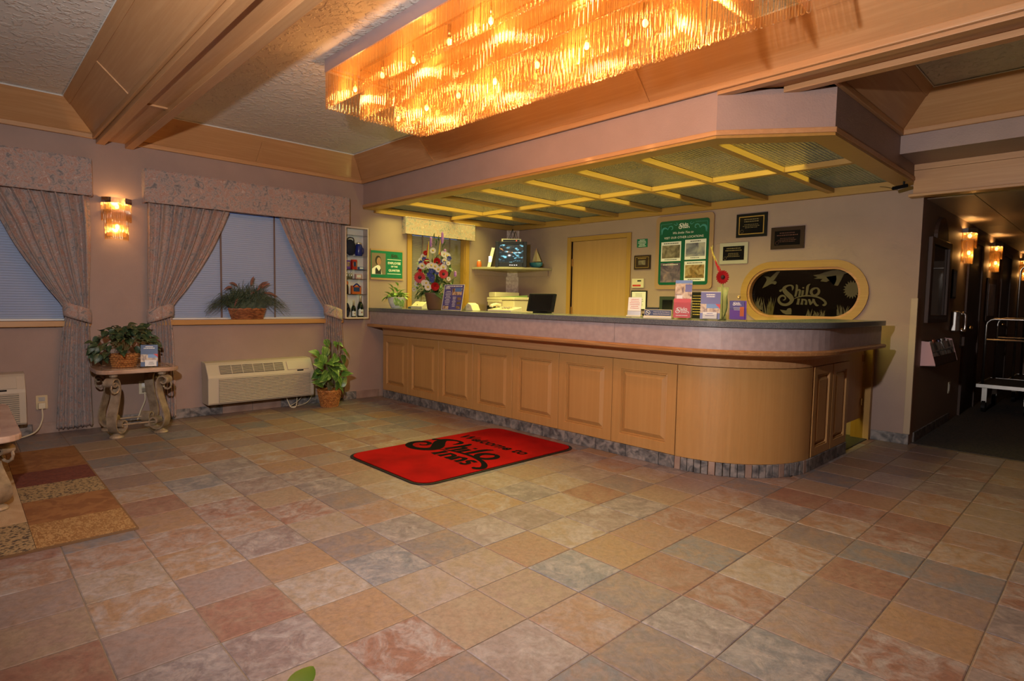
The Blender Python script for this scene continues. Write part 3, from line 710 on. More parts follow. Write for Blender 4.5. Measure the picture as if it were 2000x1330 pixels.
# the dusk outside
struct('ground_outside', bx(-40, XW - .3, -30, 40, -.4, -.3), mat('asphalt_lot', (.08, .085, .10), .9))

# ------------------------------------------------------------------ valances and curtains
def valance(y0, y1, z0, z1, label, dx=.128):
    v = thing('valance', label, 'valance', (XW, (y0 + y1) / 2, z0))
    bx(XW + dx - .02, XW + dx, y0, y1, z0, z1).build('valance_front', M['fabric_v'], v, world=True, bevel=.008)
    for a, b in ((y0, y0 + .018), (y1 - .018, y1)): bx(XW + .001, XW + dx - .0205, a, b, z0, z1).build('valance_return', M['fabric_v'], v, world=True)
    bx(XW + .001, XW + dx - .021, y0 + .019, y1 - .019, z1 - .02, z1 - .002).build('valance_board', M['oak_y'], v, world=True)
    for zz in (z0 + .004, z1 - .004): MB().tube([(XW + dx, y0 + .01, zz), (XW + dx, y1 - .01, zz)], .005, 6).build('piping', M['fabric_v'], v, world=True)
valance(-2.42, -.336, 2.065, 2.385, 'mottled rose fabric valance over the window left of the sconce')
valance(.058, 2.112, 2.065, 2.37, 'long mottled rose fabric valance over the middle window')
valance(2.90, 4.04, 2.04, 2.255, 'short mottled fabric valance over the small window behind the counter', .09)
def curtain(rows, nf, label, seed, side):
    """rows: (z, y0, y1) from top to bottom"""
    r = random.Random(seed); c = thing('curtain', label, 'curtain', (XW + .06, (rows[-1][1] + rows[-1][2]) / 2, 0))
    R = spl(rows, 7); nv = len(R) - 1; nu = nf * 10; ph = [r.uniform(-1.3, 1.3) for _ in range(nf + 2)]; am = [r.uniform(.55, 1.15) for _ in range(nf + 2)]
    def fn(u, v):
        z, a, b = R[min(int(round(v * nv)), nv)]; wd = b - a
        k = u * nf; i = int(k); pj = ph[i] + (ph[i + 1] - ph[i]) * (k - i)
        amp = min(.040, .024 + .16 * (wd / nf)) * (am[i] + (am[i + 1] - am[i]) * (k - i)) * (1 if wd > .25 else .9)
        fold = 1.25 - 2.3 * abs(math.cos(PI * k + pj * .5)) ** .75 + .25 * math.sin(5 * PI * k + 2 * pj + z * 1.2)
        tie = math.exp(-((z - 1.04) / .10) ** 2)
        xx = XW + .062 + amp * fold * (1 - .35 * tie) + .02 * tie * (1 - (2 * u - 1) ** 2)
        yy = a + wd * (u + .02 * math.sin(2 * PI * k + 1 + pj))
        return Vector((min(max(xx, XW + .010), XW + .103), yy, z))
    MB().grid(fn, nu, nv).build('drape', M['fabric'], c, smooth=True, world=True, solid=.003)
    z, a, b = min(R, key=lambda q: abs(q[0] - 1.04)); cy, ry = (a + b) / 2, (b - a) / 2 + .012
    ring = []
    def band_fn(u, v):
        t = u * 2 * PI; rr = 1.0 + .05 * math.sin(v * PI)
        return Vector((max(XW + .07 + .062 * rr * math.cos(t), XW + .006), cy + ry * rr * math.sin(t), .985 + .125 * v + side * .035 * math.sin(t)))
    MB().grid(band_fn, 28, 5).build('tieback', M['fabric_v'], c, smooth=True, world=True, solid=.004)
    return c
curtain([(2.095, -1.10, -.35), (1.85, -.97, -.345), (1.6, -.86, -.35), (1.3, -.69, -.365), (1.12, -.575, -.375), (1.03, -.55, -.38), (.9, -.57, -.375), (.6, -.60, -.375), (.3, -.62, -.375), (.035, -.635, -.37)], 8, 'tied-back mottled rose curtain left of the wall sconce', 1, -1)
curtain([(2.095, .085, .82), (1.85, .085, .72), (1.6, .08, .60), (1.3, .075, .42), (1.12, .075, .29), (1.03, .075, .268), (.9, .075, .275), (.6, .075, .285), (.3, .072, .29), (.03, .07, .29)], 8, 'tied-back mottled rose curtain behind the scrolled side table', 2, 1)
curtain([(2.095, 1.31, 2.04), (1.85, 1.42, 2.04), (1.6, 1.54, 2.04), (1.3, 1.70, 2.035), (1.12, 1.81, 2.025), (1.03, 1.835, 2.025), (.9, 1.84, 2.045), (.6, 1.845, 2.07), (.3, 1.85, 2.085), (.03, 1.85, 2.095)], 8, 'tied-back mottled rose curtain behind the tall potted pothos', 3, -1)

# ------------------------------------------------------------------ wall sconces
def sconce_parts(s, power):
    W_, D_, ch_ = .115, .115, .06
    oct_ = [(0.0, -W_), (D_ - ch_, -W_), (D_, -W_ + ch_), (D_, W_ - ch_), (D_ - ch_, W_), (0.0, W_)]
    def scaled(k): return [(x * k, y * k) for x, y in oct_]
    def along(poly, pitch):
        out = []
        for (a, b) in zip(poly, poly[1:]):
            L_ = math.hypot(b[0] - a[0], b[1] - a[1]); n = max(int(L_ / pitch), 1)
            out += [((a[0] + (b[0] - a[0]) * (i + .5) / n, a[1] + (b[1] - a[1]) * (i + .5) / n), math.atan2(b[1] - a[1], b[0] - a[0])) for i in range(n)]
        return out
    def strip(poly, t, z0, z1):
        mb = MB(); inn = [(x * (1 - t), y * (1 - t)) for x, y in poly]; m = len(poly)
        return ring_band(mb, poly, inn, z0, z1)
    bx(.001, .012, -.075, .075, -.34, -.03).build('back_plate', M['brass'], s)
    strip(oct_, .08, -.048, 0).build('top_band', M['chrome'], s)
    strip(scaled(.86), .05, -.125, -.108).build('rod_ring', M['brass'], s)
    bx(.012, .02, -.09, .09, -.12, -.105).build('cross_arm', M['brass'], s)
    mo, mi = u_rod(.165, 0, .009, .003).mesh('glass_rod', M['rod'], True), u_rod(.255, 0, .009, .003).mesh('glass_rod', M['rod'], True)
    for (p, a) in along(scaled(.965), .0145): link('glass_rod', mo, s, Matrix.Translation((p[0], p[1], -.205)) @ Matrix.Rotation(a, 4, 'Z'))
    for (p, a) in along(scaled(.76), .0145): link('glass_rod', mi, s, Matrix.Translation((p[0], p[1], -.37)) @ Matrix.Rotation(a, 4, 'Z'))
    for zz in (-.075, -.255):
        o = MB().sphere((.055, 0, zz), .017, 10, 8, sz=1.3).build('bulb', M['bulb_s'], s, smooth=True)
    return s
def sconce(loc, rotz, label, power, grp):
    s = thing('wall_sconce', label, 'sconce', loc, rotz, grp); sconce_parts(s, power)
    m = WM[s.name]
    for zz, k in ((-.04, .45), (-.275, .55)):
        p = m @ Vector((.062, 0, zz)); light('sconce_bulb_light', 'POINT', p, power * k, (1.0, .52, .16), shadow_soft_size=.02)
sconce((XW, -.150, 2.078), 0, 'glass-rod wall sconce between the two curtained windows', 4.0, 'glass-rod wall sconces')

# ------------------------------------------------------------------ wall heaters
def heater(y0, label, w_=1.09, plug=None):
    h = thing('wall_heater', label, 'heater', (XW, y0 + w_ / 2, .13))
    prof = [(0, .128), (.19, .128), (.205, .145), (.21, .40), (.200, .425), (.135, .525), (.11, .545), (0, .552)]
    MB().prism([(XW + .001 + x, y0, z) for x, z in prof], (0, w_, 0)).build('casing', M['beige'], h, world=True, bevel=.006)
    g0, g1 = y0 + .10, y0 + w_ - .045
    bx(XW + .205, XW + .2125, g0, g1, .150, .392).build('grille_recess', M['beige_d'], h, world=True)
    n = 15
    sl = MB().prism([(0, 0, 0), (.009, 0, -.001), (.011, 0, .007), (.002, 0, .011)], (0, g1 - g0, 0)).mesh('louvre', M['beige'])
    for k in range(n): link('louvre', sl, h, world_mat(h).inverted() @ Matrix.Translation((XW + .211, g0, .152 + k * .0163)))
    # sloped outlet grille
    a, b = Vector((XW + .196, 0, .432)), Vector((XW + .142, 0, .515)); e = (b - a); nrm = Vector((.83, 0, .54)).normalized()
    q0, q1 = y0 + .12, y0 + w_ * .70
    MB().prism([Vector((a.x, q0, a.z)) + nrm * .004, Vector((a.x, q1, a.z)) + nrm * .004, Vector((b.x, q1, b.z)) + nrm * .004, Vector((b.x, q0, b.z)) + nrm * .004], -nrm * .004).build('outlet_recess', M['beige_d'], h, world=True)
    for k in range(7):
        p = a + e * ((k + .5) / 7)
        MB().prism([p + nrm * .004 + Vector((0, q0, 0)), p + nrm * .004 + e * .06 + Vector((0, q0, 0)), p + nrm * .010 + e * .05 + Vector((0, q0, 0)), p + nrm * .010 + Vector((0, q0, 0))], (0, q1 - q0, 0)).build('outlet_vane', M['beige'], h, world=True)
    for k in range(1, 6):
        yy = q0 + (q1 - q0) * k / 6
        MB().prism([a + nrm * .004 + Vector((0, yy, 0)), b + nrm * .004 + Vector((0, yy, 0)), b + nrm * .011 + Vector((0, yy, 0)), a + nrm * .011 + Vector((0, yy, 0))], (0, .006, 0)).build('outlet_rib', M['beige'], h, world=True)
    d0, d1 = y0 + w_ * .735, y0 + w_ * .95
    MB().prism([Vector((p.x, yy, p.z)) for p, yy in ((a, d0), (a, d1), (b, d1), (b, d0))], nrm * .008).build('control_door', M['beige'], h, world=True, bevel=.002)
    bx(XW + .199, XW + .206, d0 + .10, d0 + .17, .415, .428).build('badge', M['blackgloss'], h, world=True)
    return h
hA = heater(.540, 'beige wall heater under the middle window beside the pothos')
MB().tube(spl([(XW + .09, 1.36, .13), (XW + .11, 1.385, .05), (XW + .13, 1.40, .012), (XW + .15, 1.44, .010), (XW + .12, 1.47, .05), (XW + .10, 1.48, .13)], 6), .005, 7).build('power_cord', M['cream'], hA, world=True)
MB().tube(spl([(XW + .06, 1.57, .13), (XW + .05, 1.52, .06), (XW + .10, 1.40, .012), (XW + .09, 1.50, .010), (XW + .05, 1.62, .03), (XW + .03, 1.68, .10), (XW + .03, 1.66, .2)], 6), .004, 7).build('power_cord', M['cream'], hA, world=True)
heater(-1.93, 'beige wall heater at the left edge behind the low table')
# outlets
M['plate'] = mat('ivory_plate', (.60, .46, .27), .45)
o1 = thing('wall_outlet', 'tan wall outlet with a plugged-in cord near the left curtain', 'outlet', (XW, -.725, .27))
bx(XW + .001, XW + .008, -.765, -.685, .215, .335).build('cover_plate', M['plate'], o1, world=True, bevel=.002)
bx(XW + .009, XW + .012, -.747, -.703, .285, .320).build('socket_face', M['steel'], o1, world=True)
bx(XW + .012, XW + .045, -.752, -.702, .222, .272).build('plug', M['cream'], o1, world=True, bevel=.005)
MB().tube(spl([(XW + .04, -.727, .222), (XW + .05, -.73, .13), (XW + .09, -.78, .04), (XW + .16, -.90, .012), (XW + .25, -1.05, .01), (XW + .3, -1.2, .01)], 7), .006, 7).build('cord', M['cream'], o1, world=True)
o2 = thing('wall_outlet', 'pale wall outlet seen under the scrolled side table', 'outlet', (XW, .03, .33))
bx(XW + .001, XW + .008, -.005, .075, .275, .40).build('cover_plate', M['cream'], o2, world=True, bevel=.002)
bx(XW + .009, XW + .012, .017, .053, .345, .380).build('socket_face', M['white'], o2, world=True)
bx(XW + .009, XW + .035, .015, .055, .295, .332).build('plug', M['steel'], o2, world=True, bevel=.004)
MB().tube(spl([(XW + .03, .035, .295), (XW + .04, .035, .22), (XW + .03, .0, .12), (XW + .03, -.03, .03)], 6), .006, 7).build('cord', M['cream'], o2, world=True)

# ------------------------------------------------------------------ scrolled tables
M['ttop'] = mat('antiqued_stone_top', (.47, .30, .215), .22, cols=[(.3, (.36, .21, .14)), (.5, (.50, .33, .24)), (.7, (.62, .45, .35))], nscale=(5, 5, 5), bump=.05, bscale=(30, 30, 30), coat=.4)
M['iron'] = mat('bronzed_iron', (.30, .22, .15), .45, .15, cols=[(.3, (.20, .14, .09)), (.6, (.40, .30, .21))], nscale=(14, 14, 14))
LEG = [(.022, .452), (.0, .438), (-.028, .452), (-.03, .482), (.0, .502), (.035, .492), (.055, .455), (.058, .40), (.046, .33), (.022, .25), (.0, .18), (-.006, .12), (.012, .07), (.05, .042), (.095, .048), (.128, .078), (.126, .118), (.098, .138), (.07, .124), (.066, .098), (.085, .088)]
def scroll_leg(parent, m, H=.505):
    k = H / .505; path = [(0, y - .05, z * k) for y, z in spl(LEG, 4)]; hw, th = .040, .006; mb = MB(); n = len(path); vs = []
    for i in range(n):
        a, b = Vector(path[max(i - 1, 0)]), Vector(path[min(i + 1, n - 1)]); t = (b - a).normalized(); nn = Vector((0, -t.z, t.y))
        p = Vector(path[i])
        for sx_, sn in ((-hw, -th), (hw, -th), (hw, th), (-hw, th)): vs.append(p + Vector((sx_, 0, 0)) + nn * sn)
    fs = [(i * 4 + j, i * 4 + (j + 1) % 4, i * 4 + 4 + (j + 1) % 4, i * 4 + 4 + j) for i in range(n - 1) for j in range(4)] + [(0, 1, 2, 3), (n * 4 - 1, n * 4 - 2, n * 4 - 3, n * 4 - 4)]
    mb.add(vs, fs); o = mb.build('leg', M['iron'], parent, m=m, smooth=False)
    rp = [(.0 + .037 * math.cos(t) * .15, -.045 + .04 * math.cos(t), .425 * k + .042 * math.sin(t)) for t in [2 * PI * i / 18 for i in range(18)]]
    rr = [.007 + .0022 * (i % 2) for i in range(18)]
    MB().tube([(p[0] + .03, p[1], p[2]) for p in rp], rr, 6, closed=True).build('rope_ring', M['iron'], o)
    MB().lathe([(.052, 0), (.056, .008), (.048, .02), (.03, .03), (.02, .04)], (0, 0, 0), 16).build('foot', M['iron'], o)
    MB().lathe([(.02, 0), (.032, .012), (.032, .026), (.022, .036)], (0, -.02, .508 * k), 14).build('cap', M['iron'], o)
    return o
def scroll_table(name, label, cat, x0, x1, y0, y1, H, fx0, fx1, fy0, fy1, stretch=True, z0=0.0):
    t = thing(name, label, cat, ((x0 + x1) / 2, (y0 + y1) / 2, 0)); inv = world_mat(t).inverted(); r = min(.11, (x1 - x0) / 4)
    pl_ = []
    for cx, cy, a0 in ((x1 - r, y1 - r, 0), (x0 + r, y1 - r, PI / 2), (x0 + r, y0 + r, PI), (x1 - r, y0 + r, 3 * PI / 2)):
        for k in range(7): a = a0 + PI / 2 * k / 6; pl_.append((cx + r * math.cos(a), cy + r * math.sin(a)))
    MB().prism([(x, y, H - .036) for x, y in pl_], (0, 0, .036)).build('tabletop', M['ttop'], t, world=True, bevel=.009, seg=3)
    cx_, cy_ = (x0 + x1) / 2, (y0 + y1) / 2
    ins = [(cx_ + (x - cx_) * .82, cy_ + (y - cy_) * .80) for x, y in pl_]
    MB().tube([(x, y, H + .0005) for x, y in ins], .003, 6, closed=True).build('inlay_line', M['iron'], t, world=True)
    legH = H - .036 - .036 - z0
    for fx in (fx0, fx1):
        sg = 1 if fx == fx1 else -1                     # legs stand on the diagonals, curling towards the middle
        for fy, a in ((fy0, PI / 4 * sg), (fy1, (PI - PI / 4) * sg)): scroll_leg(t, inv @ Matrix.Translation((fx, fy, z0)) @ Matrix.Rotation(a, 4, 'Z'), legH)
        if stretch: MB().tube([(fx - sg * .034, fy0 + .034, .10 + z0), (fx - sg * .034, fy1 - .034, .10 + z0)], .008, 8).build('stretcher', M['iron'], t, world=True)
    return t
scroll_table('side_table', 'stone-topped side table with scrolled iron legs between the windows', 'table', -4.765, -4.25, -.415, .20, .582, -4.69, -4.315, -.285, .045)
scroll_table('low_table', 'stone-topped low table with scrolled iron legs on the patchwork rug', 'table', -3.80, -2.52, -1.85, -1.0, .452, -3.6, -2.72, -1.72, -1.115, True, .0135)

# ------------------------------------------------------------------ plants
def leaf_mesh(name, L_, W_, mat_, fold=.25, droop=.3, shape='oval', nseg=6):
    vs = []; fs = []
    for i in range(nseg + 1):
        t = i / nseg
        if shape == 'heart': w_ = W_ * (math.sin(PI * min(t * 1.05 + .02, 1)) ** .62) * (1.12 - .62 * t)
        elif shape == 'blade': w_ = W_ * (1 - t) ** .6 * (t + .12) ** .2
        else: w_ = W_ * math.sin(PI * (t * .96 + .02)) ** .8
        z = -droop * L_ * t * t; x = L_ * t * (1 - .15 * droop * t)
        vs += [(x, -w_ / 2, z + fold * w_ / 2), (x, 0, z), (x, w_ / 2, z + fold * w_ / 2)]
    for i in range(nseg): fs += [(i * 3, i * 3 + 3, i * 3 + 4, i * 3 + 1), (i * 3 + 1, i * 3 + 4, i * 3 + 5, i * 3 + 2)]
    return MB().add(vs, fs).mesh(name, mat_, True)
def leaf_at(p, d, up, s=1.0, roll=0.0):
    d = Vector(d).normalized(); up = Vector(up); y = up.cross(d)
    y = y.normalized() if y.length > 1e-4 else d.orthogonal().normalized(); z = d.cross(y)
    m = Matrix(((d.x, y.x, z.x, p[0]), (d.y, y.y, z.y, p[1]), (d.z, y.z, z.z, p[2]), (0, 0, 0, 1)))
    return m @ Matrix.Rotation(roll, 4, 'X') @ Matrix.Scale(s, 4)
M['pothos'] = mat('variegated_pothos', (.12, .22, .05), .35, cols=[(.40, (.045, .115, .02)), (.56, (.10, .20, .04)), (.70, (.32, .38, .11))], nscale=(16, 60, 16), detail=2)
M['ivy'] = mat('dark_variegated_ivy', (.045, .085, .03), .45, cols=[(.42, (.018, .040, .015)), (.58, (.045, .075, .028)), (.70, (.22, .25, .11))], nscale=(26, 80, 26), detail=2)
M['green'] = mat('fresh_green_leaf', (.20, .36, .07), .4, cols=[(.4, (.14, .28, .05)), (.65, (.32, .46, .12))], nscale=(25, 25, 25))
M['dgreen'] = mat('deep_green_leaf', (.05, .12, .03), .45, cols=[(.4, (.03, .08, .02)), (.65, (.09, .17, .05))], nscale=(25, 25, 25))
M['stem'] = mat('brown_green_stem', (.16, .15, .06), .6)
M['soil'] = mat('dark_soil', (.05, .035, .025), .95)
M['wicker'] = mat('orange_wicker', (.42, .15, .04), .5, cols=[(.35, (.26, .085, .022)), (.6, (.52, .22, .065))], nscale=(30, 30, 60))
M['wicker_d'] = mat('red_brown_wicker', (.25, .08, .03), .5, cols=[(.35, (.15, .045, .018)), (.6, (.36, .13, .05))], nscale=(30, 30, 60))
def basket(parent, c, r0, r1, h, m_, rows=9, sy=1.0, sx_=1.0, nstake=26):
    """woven basket: stakes with over-under weave rings and a braided rim"""
    b = MB().lathe([(r0 * .97, 0), (r0, .004), (r1 * .97, h)], c, 28, sx_, sy).build('basket', m_, parent)
    for k in range(rows):
        z = h * (k + .5) / rows; r = r0 + (r1 - r0) * (k + .5) / rows; pts = []
        for i in range(nstake * 2):
            a = 2 * PI * i / (nstake * 2); q = r + .0035 * math.cos(i * PI + k * PI) + .002
            pts.append((c[0] + q * sx_ * math.cos(a), c[1] + q * sy * math.sin(a), c[2] + z))
        MB().tube(pts, h / rows * .46, 5, closed=True).build('weave_ring', m_, b)
    pts = [(c[0] + (r1 + .004 * math.sin(i * 2)) * sx_ * math.cos(2 * PI * i / 48), c[1] + (r1 + .004 * math.sin(i * 2)) * sy * math.sin(2 * PI * i / 48), c[2] + h + .004 * math.cos(i * 2)) for i in range(48)]
    MB().tube(pts, .008, 6, closed=True).build('rim', m_, b)
    MB().lathe([(r1 * .9, h - .015), (r1 * .5, h - .010), (.005, h - .008)], c, 20, sx_, sy).build('soil', M['soil'], b)
    return b
# tall pothos by the counter
ph = thing('potted_pothos', 'leafy pothos in a wicker pot on the floor beside the heater', 'plant', (-4.60, 1.775, 0)); rr = random.Random(11)
basket(ph, (0, 0, 0), .085, .125, .185, M['wicker'], 11)
pm = [leaf_mesh('leaf', .15, .125, M['pothos'], .3, .35, 'heart') for _ in range(1)]
MB().tube(spl([(0, 0, .17), (.01, .02, .4), (.03, .09, .6), (.02, .11, .74)], 5), .006, 6).build('stem', M['stem'], ph)
PL = [(-.01, -.16, .60, 1.15), (.03, -.06, .62, 1.0), (.05, -.10, .54, 1.1), (.08, -.14, .48, 1.1), (.09, -.05, .50, 1.0), (.04, .06, .55, 1.1), (.03, .16, .52, 1.0), (.05, .12, .44, 1.05), (.09, .02, .42, 1.1), (.09, -.17, .40, 1.2), (.11, -.09, .37, 1.25), (.06, .17, .36, 1.0), (.10, .06, .32, 1.1), (.11, -.05, .30, 1.15), (.08, -.15, .28, 1.1), (.08, .12, .27, 1.0), (.11, .04, .24, .9), (.02, .12, .70, .75), (.04, .07, .68, .6), (.03, .19, .60, .9), (-.08, -.08, .5, 1.1), (-.08, .08, .48, 1.1), (-.05, .15, .38, 1.1), (-.06, -.15, .38, 1.1), (.12, .01, .36, 1.0), (-.02, -.02, .60, 1.1), (.10, .10, .2, .8), (.11, .07, .13, .45), (-.04, .0, .7, .8), (.05, -.02, .44, 1.15), (.07, -.11, .33, 1.1), (.05, .05, .48, 1.1)]
for k, (x, y, z, s_) in enumerate(PL):
    if y < -.08: x = max(x, .03)
    d = Vector((x + .10 + rr.uniform(-.1, .1), y * 1.6 + rr.uniform(-.15, .15), rr.uniform(-.35, .25))); base = Vector((x * .35, y * .35, z - .03))
    tip = Vector((x, y, z)); o = link('leaf', pm[0], ph, leaf_at(tip - d.normalized() * .06, d, (.75, .1, .8), s_ * .92, rr.uniform(-.5, .5)))
    MB().tube(spl([(x * .1, y * .1, .17), tuple(base), tuple(tip - d.normalized() * .06)], 4), .0028, 5).build('petiole', M['stem'], ph)
# ivy on the side table
iv = thing('potted_ivy', 'dark variegated ivy in a wicker basket on the side table', 'plant', (-4.50, -.185, .583)); rr = random.Random(5)
basket(iv, (0, 0, 0), .078, .102, .105, M['wicker'], 6)
im = leaf_mesh('leaf', .075, .062, M['ivy'], .3, .4, 'heart', 5)
for k in range(150):
    a = rr.uniform(0, 2 * PI); e = rr.uniform(-.5, 1.5); R_ = rr.uniform(.72, 1.0)
    p = Vector((.20 * R_ * math.cos(a) * math.cos(e), .26 * R_ * math.sin(a) * math.cos(e) + .015, .15 + .22 * R_ * math.sin(e)))
    if p.z < .09: p.z = .09 + rr.uniform(0, .05)
    if p.x < -.28: p.x = -.28
    if abs(p.x) < .13 and abs(p.y) < .13 and p.z < .12: p.z += .12
    if p.x > .0 and abs(p.y) < .11 and p.z < .14: continue
    if p.x > .02 and p.y > .04 and p.z < .26: continue
    d = Vector((p.x + .12, p.y, p.z - .22 + rr.uniform(-.2, .1))) + Vector((rr.uniform(-.12, .12), rr.uniform(-.12, .12), -.05))
    link('leaf', im, iv, leaf_at(p, d, (.6, -.2, 1), rr.uniform(.75, 1.25), rr.uniform(-.6, .6)))
stm = MB()
for k in range(26):
    a = rr.uniform(0, 2 * PI); q = (.17 * math.cos(a), .22 * math.sin(a), .09 + rr.uniform(.0, .2)); stm.tube(spl([(0, 0, .095), (q[0] * .4, q[1] * .4, .22), q], 4), .0025, 5)
stm.build('vines', M['stem'], iv)
# dried grass on the window sill
gr = thing('grass_basket', 'spiky grass with russet plumes in an oblong basket on the sill', 'plant', (XW + .002, .995, .976)); rr = random.Random(9)
basket(gr, (0, 0, 0), .15, .185, .108, M['wicker_d'], 7, 1.0, .32, 34)
M['blade'] = mat('dark_grass_blade', (.045, .07, .035), .6, cols=[(.4, (.03, .05, .025)), (.65, (.08, .11, .06))], nscale=(20, 20, 20))
M['plume'] = mat('russet_plume', (.20, .09, .065), .8)
gb = MB()
for k in range(900):
    y0_ = rr.uniform(-.15, .15); x0_ = rr.uniform(-.035, .035); sp = rr.gauss(0, 1); L_ = rr.uniform(.14, .30)
    dy = max(min(y0_ * 1.0 + sp * .15, .31), -.31); dx = rr.uniform(-.02, .13); hz = L_ * rr.uniform(.6, 1.15) * max(.45, 1 - abs(dy) * 1.2)
    p0, p1, p2 = Vector((x0_, y0_, .10)), Vector((x0_ + dx * .4, y0_ + dy * .45, .10 + hz * .8)), Vector((x0_ + dx, y0_ + dy, .10 + hz * (1.05 - abs(dy) * 2.6) + rr.uniform(-.06, .04) * abs(dy) * 6))
    p1.x = max(p1.x, -.03); p2.x = max(p2.x, -.03)
    q = spl([tuple(p0), tuple(p1), tuple(p2)], 3); w_ = .0030
    vs = []; 
    for i, p in enumerate(q): ww = w_ * (1 - i / len(q)) + .0004; vs += [(p[0], p[1] - ww, p[2]), (p[0] + ww * .5, p[1] + ww, p[2])]
    gb.add(vs, [(2 * i, 2 * i + 1, 2 * i + 3, 2 * i + 2) for i in range(len(q) - 1)])
gb.build('grass_blades', M['blade'], gr, kind='stuff')
for (y0_, y1_, z0_, z1_) in ((-.17, -.25, .33, .30), (-.12, -.20, .35, .37), (.02, .05, .36, .45), (.10, .20, .34, .40), (.08, .17, .30, .37), (.13, .22, .33, .38), (.16, .30, .28, .24), (-.11, -.15, .22, .13), (.02, .06, .26, .28)):
    p = spl([(.05, y0_, z0_), (.055, (y0_ + y1_) / 2, (z0_ + z1_) / 2 + .012), (.06, y1_, z1_)], 4)
    MB().tube(p, [.007, .010, .012, .013, .012, .010, .007, .004, .0015][:len(p)], 6).build('plume', M['plume'], gr)
    MB().tube([(.0, y0_ * .6, .11), p[0]], .0016, 5).build('plume_stem', M['stem'], gr)
# ------------------------------------------------------------------ lettering and printed boards
def text_mesh(s, size=1.0, width=None, shear=0.0, bold=0.0, align='CENTER', spacing=1.0):
    cu = bpy.data.curves.new('txt', 'FONT'); cu.body = s; cu.size = size; cu.align_x = align; cu.align_y = 'CENTER'; cu.shear = shear; cu.offset = bold; cu.resolution_u = 2; cu.space_character = spacing
    o = bpy.data.objects.new('txt', cu); COL.objects.link(o); bpy.context.view_layer.update()
    me = bpy.data.meshes.new_from_object(o.evaluated_get(bpy.context.evaluated_depsgraph_get()))
    vs = [v.co.copy() for v in me.vertices]; fs = [tuple(p.vertices) for p in me.polygons]
    bpy.data.objects.remove(o); bpy.data.curves.remove(cu); bpy.data.meshes.remove(me)
    if width and vs:
        x0, x1 = min(v.x for v in vs), max(v.x for v in vs); k = width / (x1 - x0); vs = [v * k for v in vs]
    return vs, fs
_tc = {}
def put_text(s, m, mat_, parent, size=None, width=None, shear=0.0, bold=0.0, align='CENTER', z=.0008, name='lettering'):
    key = (s, shear, bold, align)
    if key not in _tc: _tc[key] = text_mesh(s, 1.0, None, shear, bold, align)
    vs, fs = _tc[key]; k = size or 1.0
    if width: k = width / (max(v.x for v in vs) - min(v.x for v in vs))
    return MB().add([Vector((v.x * k, v.y * k, z)) for v in vs], fs).build(name, mat_, parent, m=world_mat(parent).inverted() @ m)
def ribbon(mb, pts, n=6, z=0.0, sx=1.0, sy=1.0, ox=0.0, oy=0.0, bold=1.0):
    """flat stroke: pts = (x, y, width)"""
    q = spl(pts, n); vs = []
    for i, (x, y, w_) in enumerate(q):
        a, b = q[max(i - 1, 0)], q[min(i + 1, len(q) - 1)]; t = Vector((b[0] - a[0], b[1] - a[1])); t = t.normalized() if t.length > 1e-9 else Vector((1, 0)); nn = Vector((-t.y, t.x)) * max(w_ * bold, .004) / 2
        vs += [((x + nn.x) * sx + ox, (y + nn.y) * sy + oy, z), ((x - nn.x) * sx + ox, (y - nn.y) * sy + oy, z)]
    return mb.add(vs, [(2 * i, 2 * i + 1, 2 * i + 3, 2 * i + 2) for i in range(len(q) - 1)])
def _p(l): return [((x - 570) / 730, (735 - y) / 730, w_ / 730) for x, y, w_ in l]
LOGO_S = [_p([(790, 505, 10), (795, 455, 34), (770, 425, 22), (715, 430, 26), (668, 462, 48), (672, 505, 62), (712, 552, 70), (765, 600, 72), (790, 650, 62), (762, 700, 48), (700, 728, 40), (632, 715, 40), (592, 672, 38), (592, 622, 34), (628, 588, 30), (672, 592, 26), (692, 625, 22), (676, 652, 16), (652, 652, 8)]),
          _p([(668, 470, 20), (632, 492, 22), (605, 512, 36), (596, 520, 14)])]
LOGO_HILO = [_p([(842, 412, 14), (856, 440, 34), (852, 520, 34), (838, 600, 30)]), _p([(848, 540, 14), (872, 500, 20), (902, 500, 30), (902, 550, 32), (892, 592, 22)]),
             _p([(948, 500, 32), (944, 550, 32), (936, 592, 26)]), _p([(952, 452, 24), (950, 474, 26)]),
             _p([(1050, 405, 10), (1016, 440, 36), (1008, 520, 36), (1000, 592, 28)]),
             _p([(1128, 465, 26), (1078, 495, 38), (1070, 540, 40), (1108, 580, 28), (1160, 562, 36), (1180, 515, 36), (1160, 475, 26), (1128, 465, 22)])]
LOGO_SW = [_p([(812, 642, 6), (880, 606, 16), (980, 586, 22), (1080, 588, 22), (1180, 610, 24), (1250, 650, 30), (1282, 695, 34), (1262, 722, 34), (1236, 720, 12)])]
LOGO_INN = [_p([(892, 628, 40), (888, 672, 32), (880, 722, 44)]), _p([(948, 632, 30), (944, 675, 28), (938, 722, 40)]), _p([(942, 640, 16), (985, 648, 26), (1004, 670, 28), (1000, 722, 36)]),
            _p([(1040, 636, 28), (1060, 680, 36), (1068, 722, 24)]), _p([(1062, 722, 14), (1096, 680, 24), (1110, 632, 36)]), _p([(1106, 640, 30), (1126, 690, 34), (1160, 730, 28), (1186, 722, 10)])]
LOGO_NNS = LOGO_INN[:3] + [_p([(1034, 640, 28), (1040, 680, 28), (1038, 722, 36)]), _p([(1040, 650, 14), (1080, 645, 28), (1094, 680, 28), (1092, 724, 34)]), _p([(1180, 650, 20), (1140, 645, 24), (1132, 668, 24), (1166, 690, 24), (1160, 720, 24), (1122, 718, 16)])]
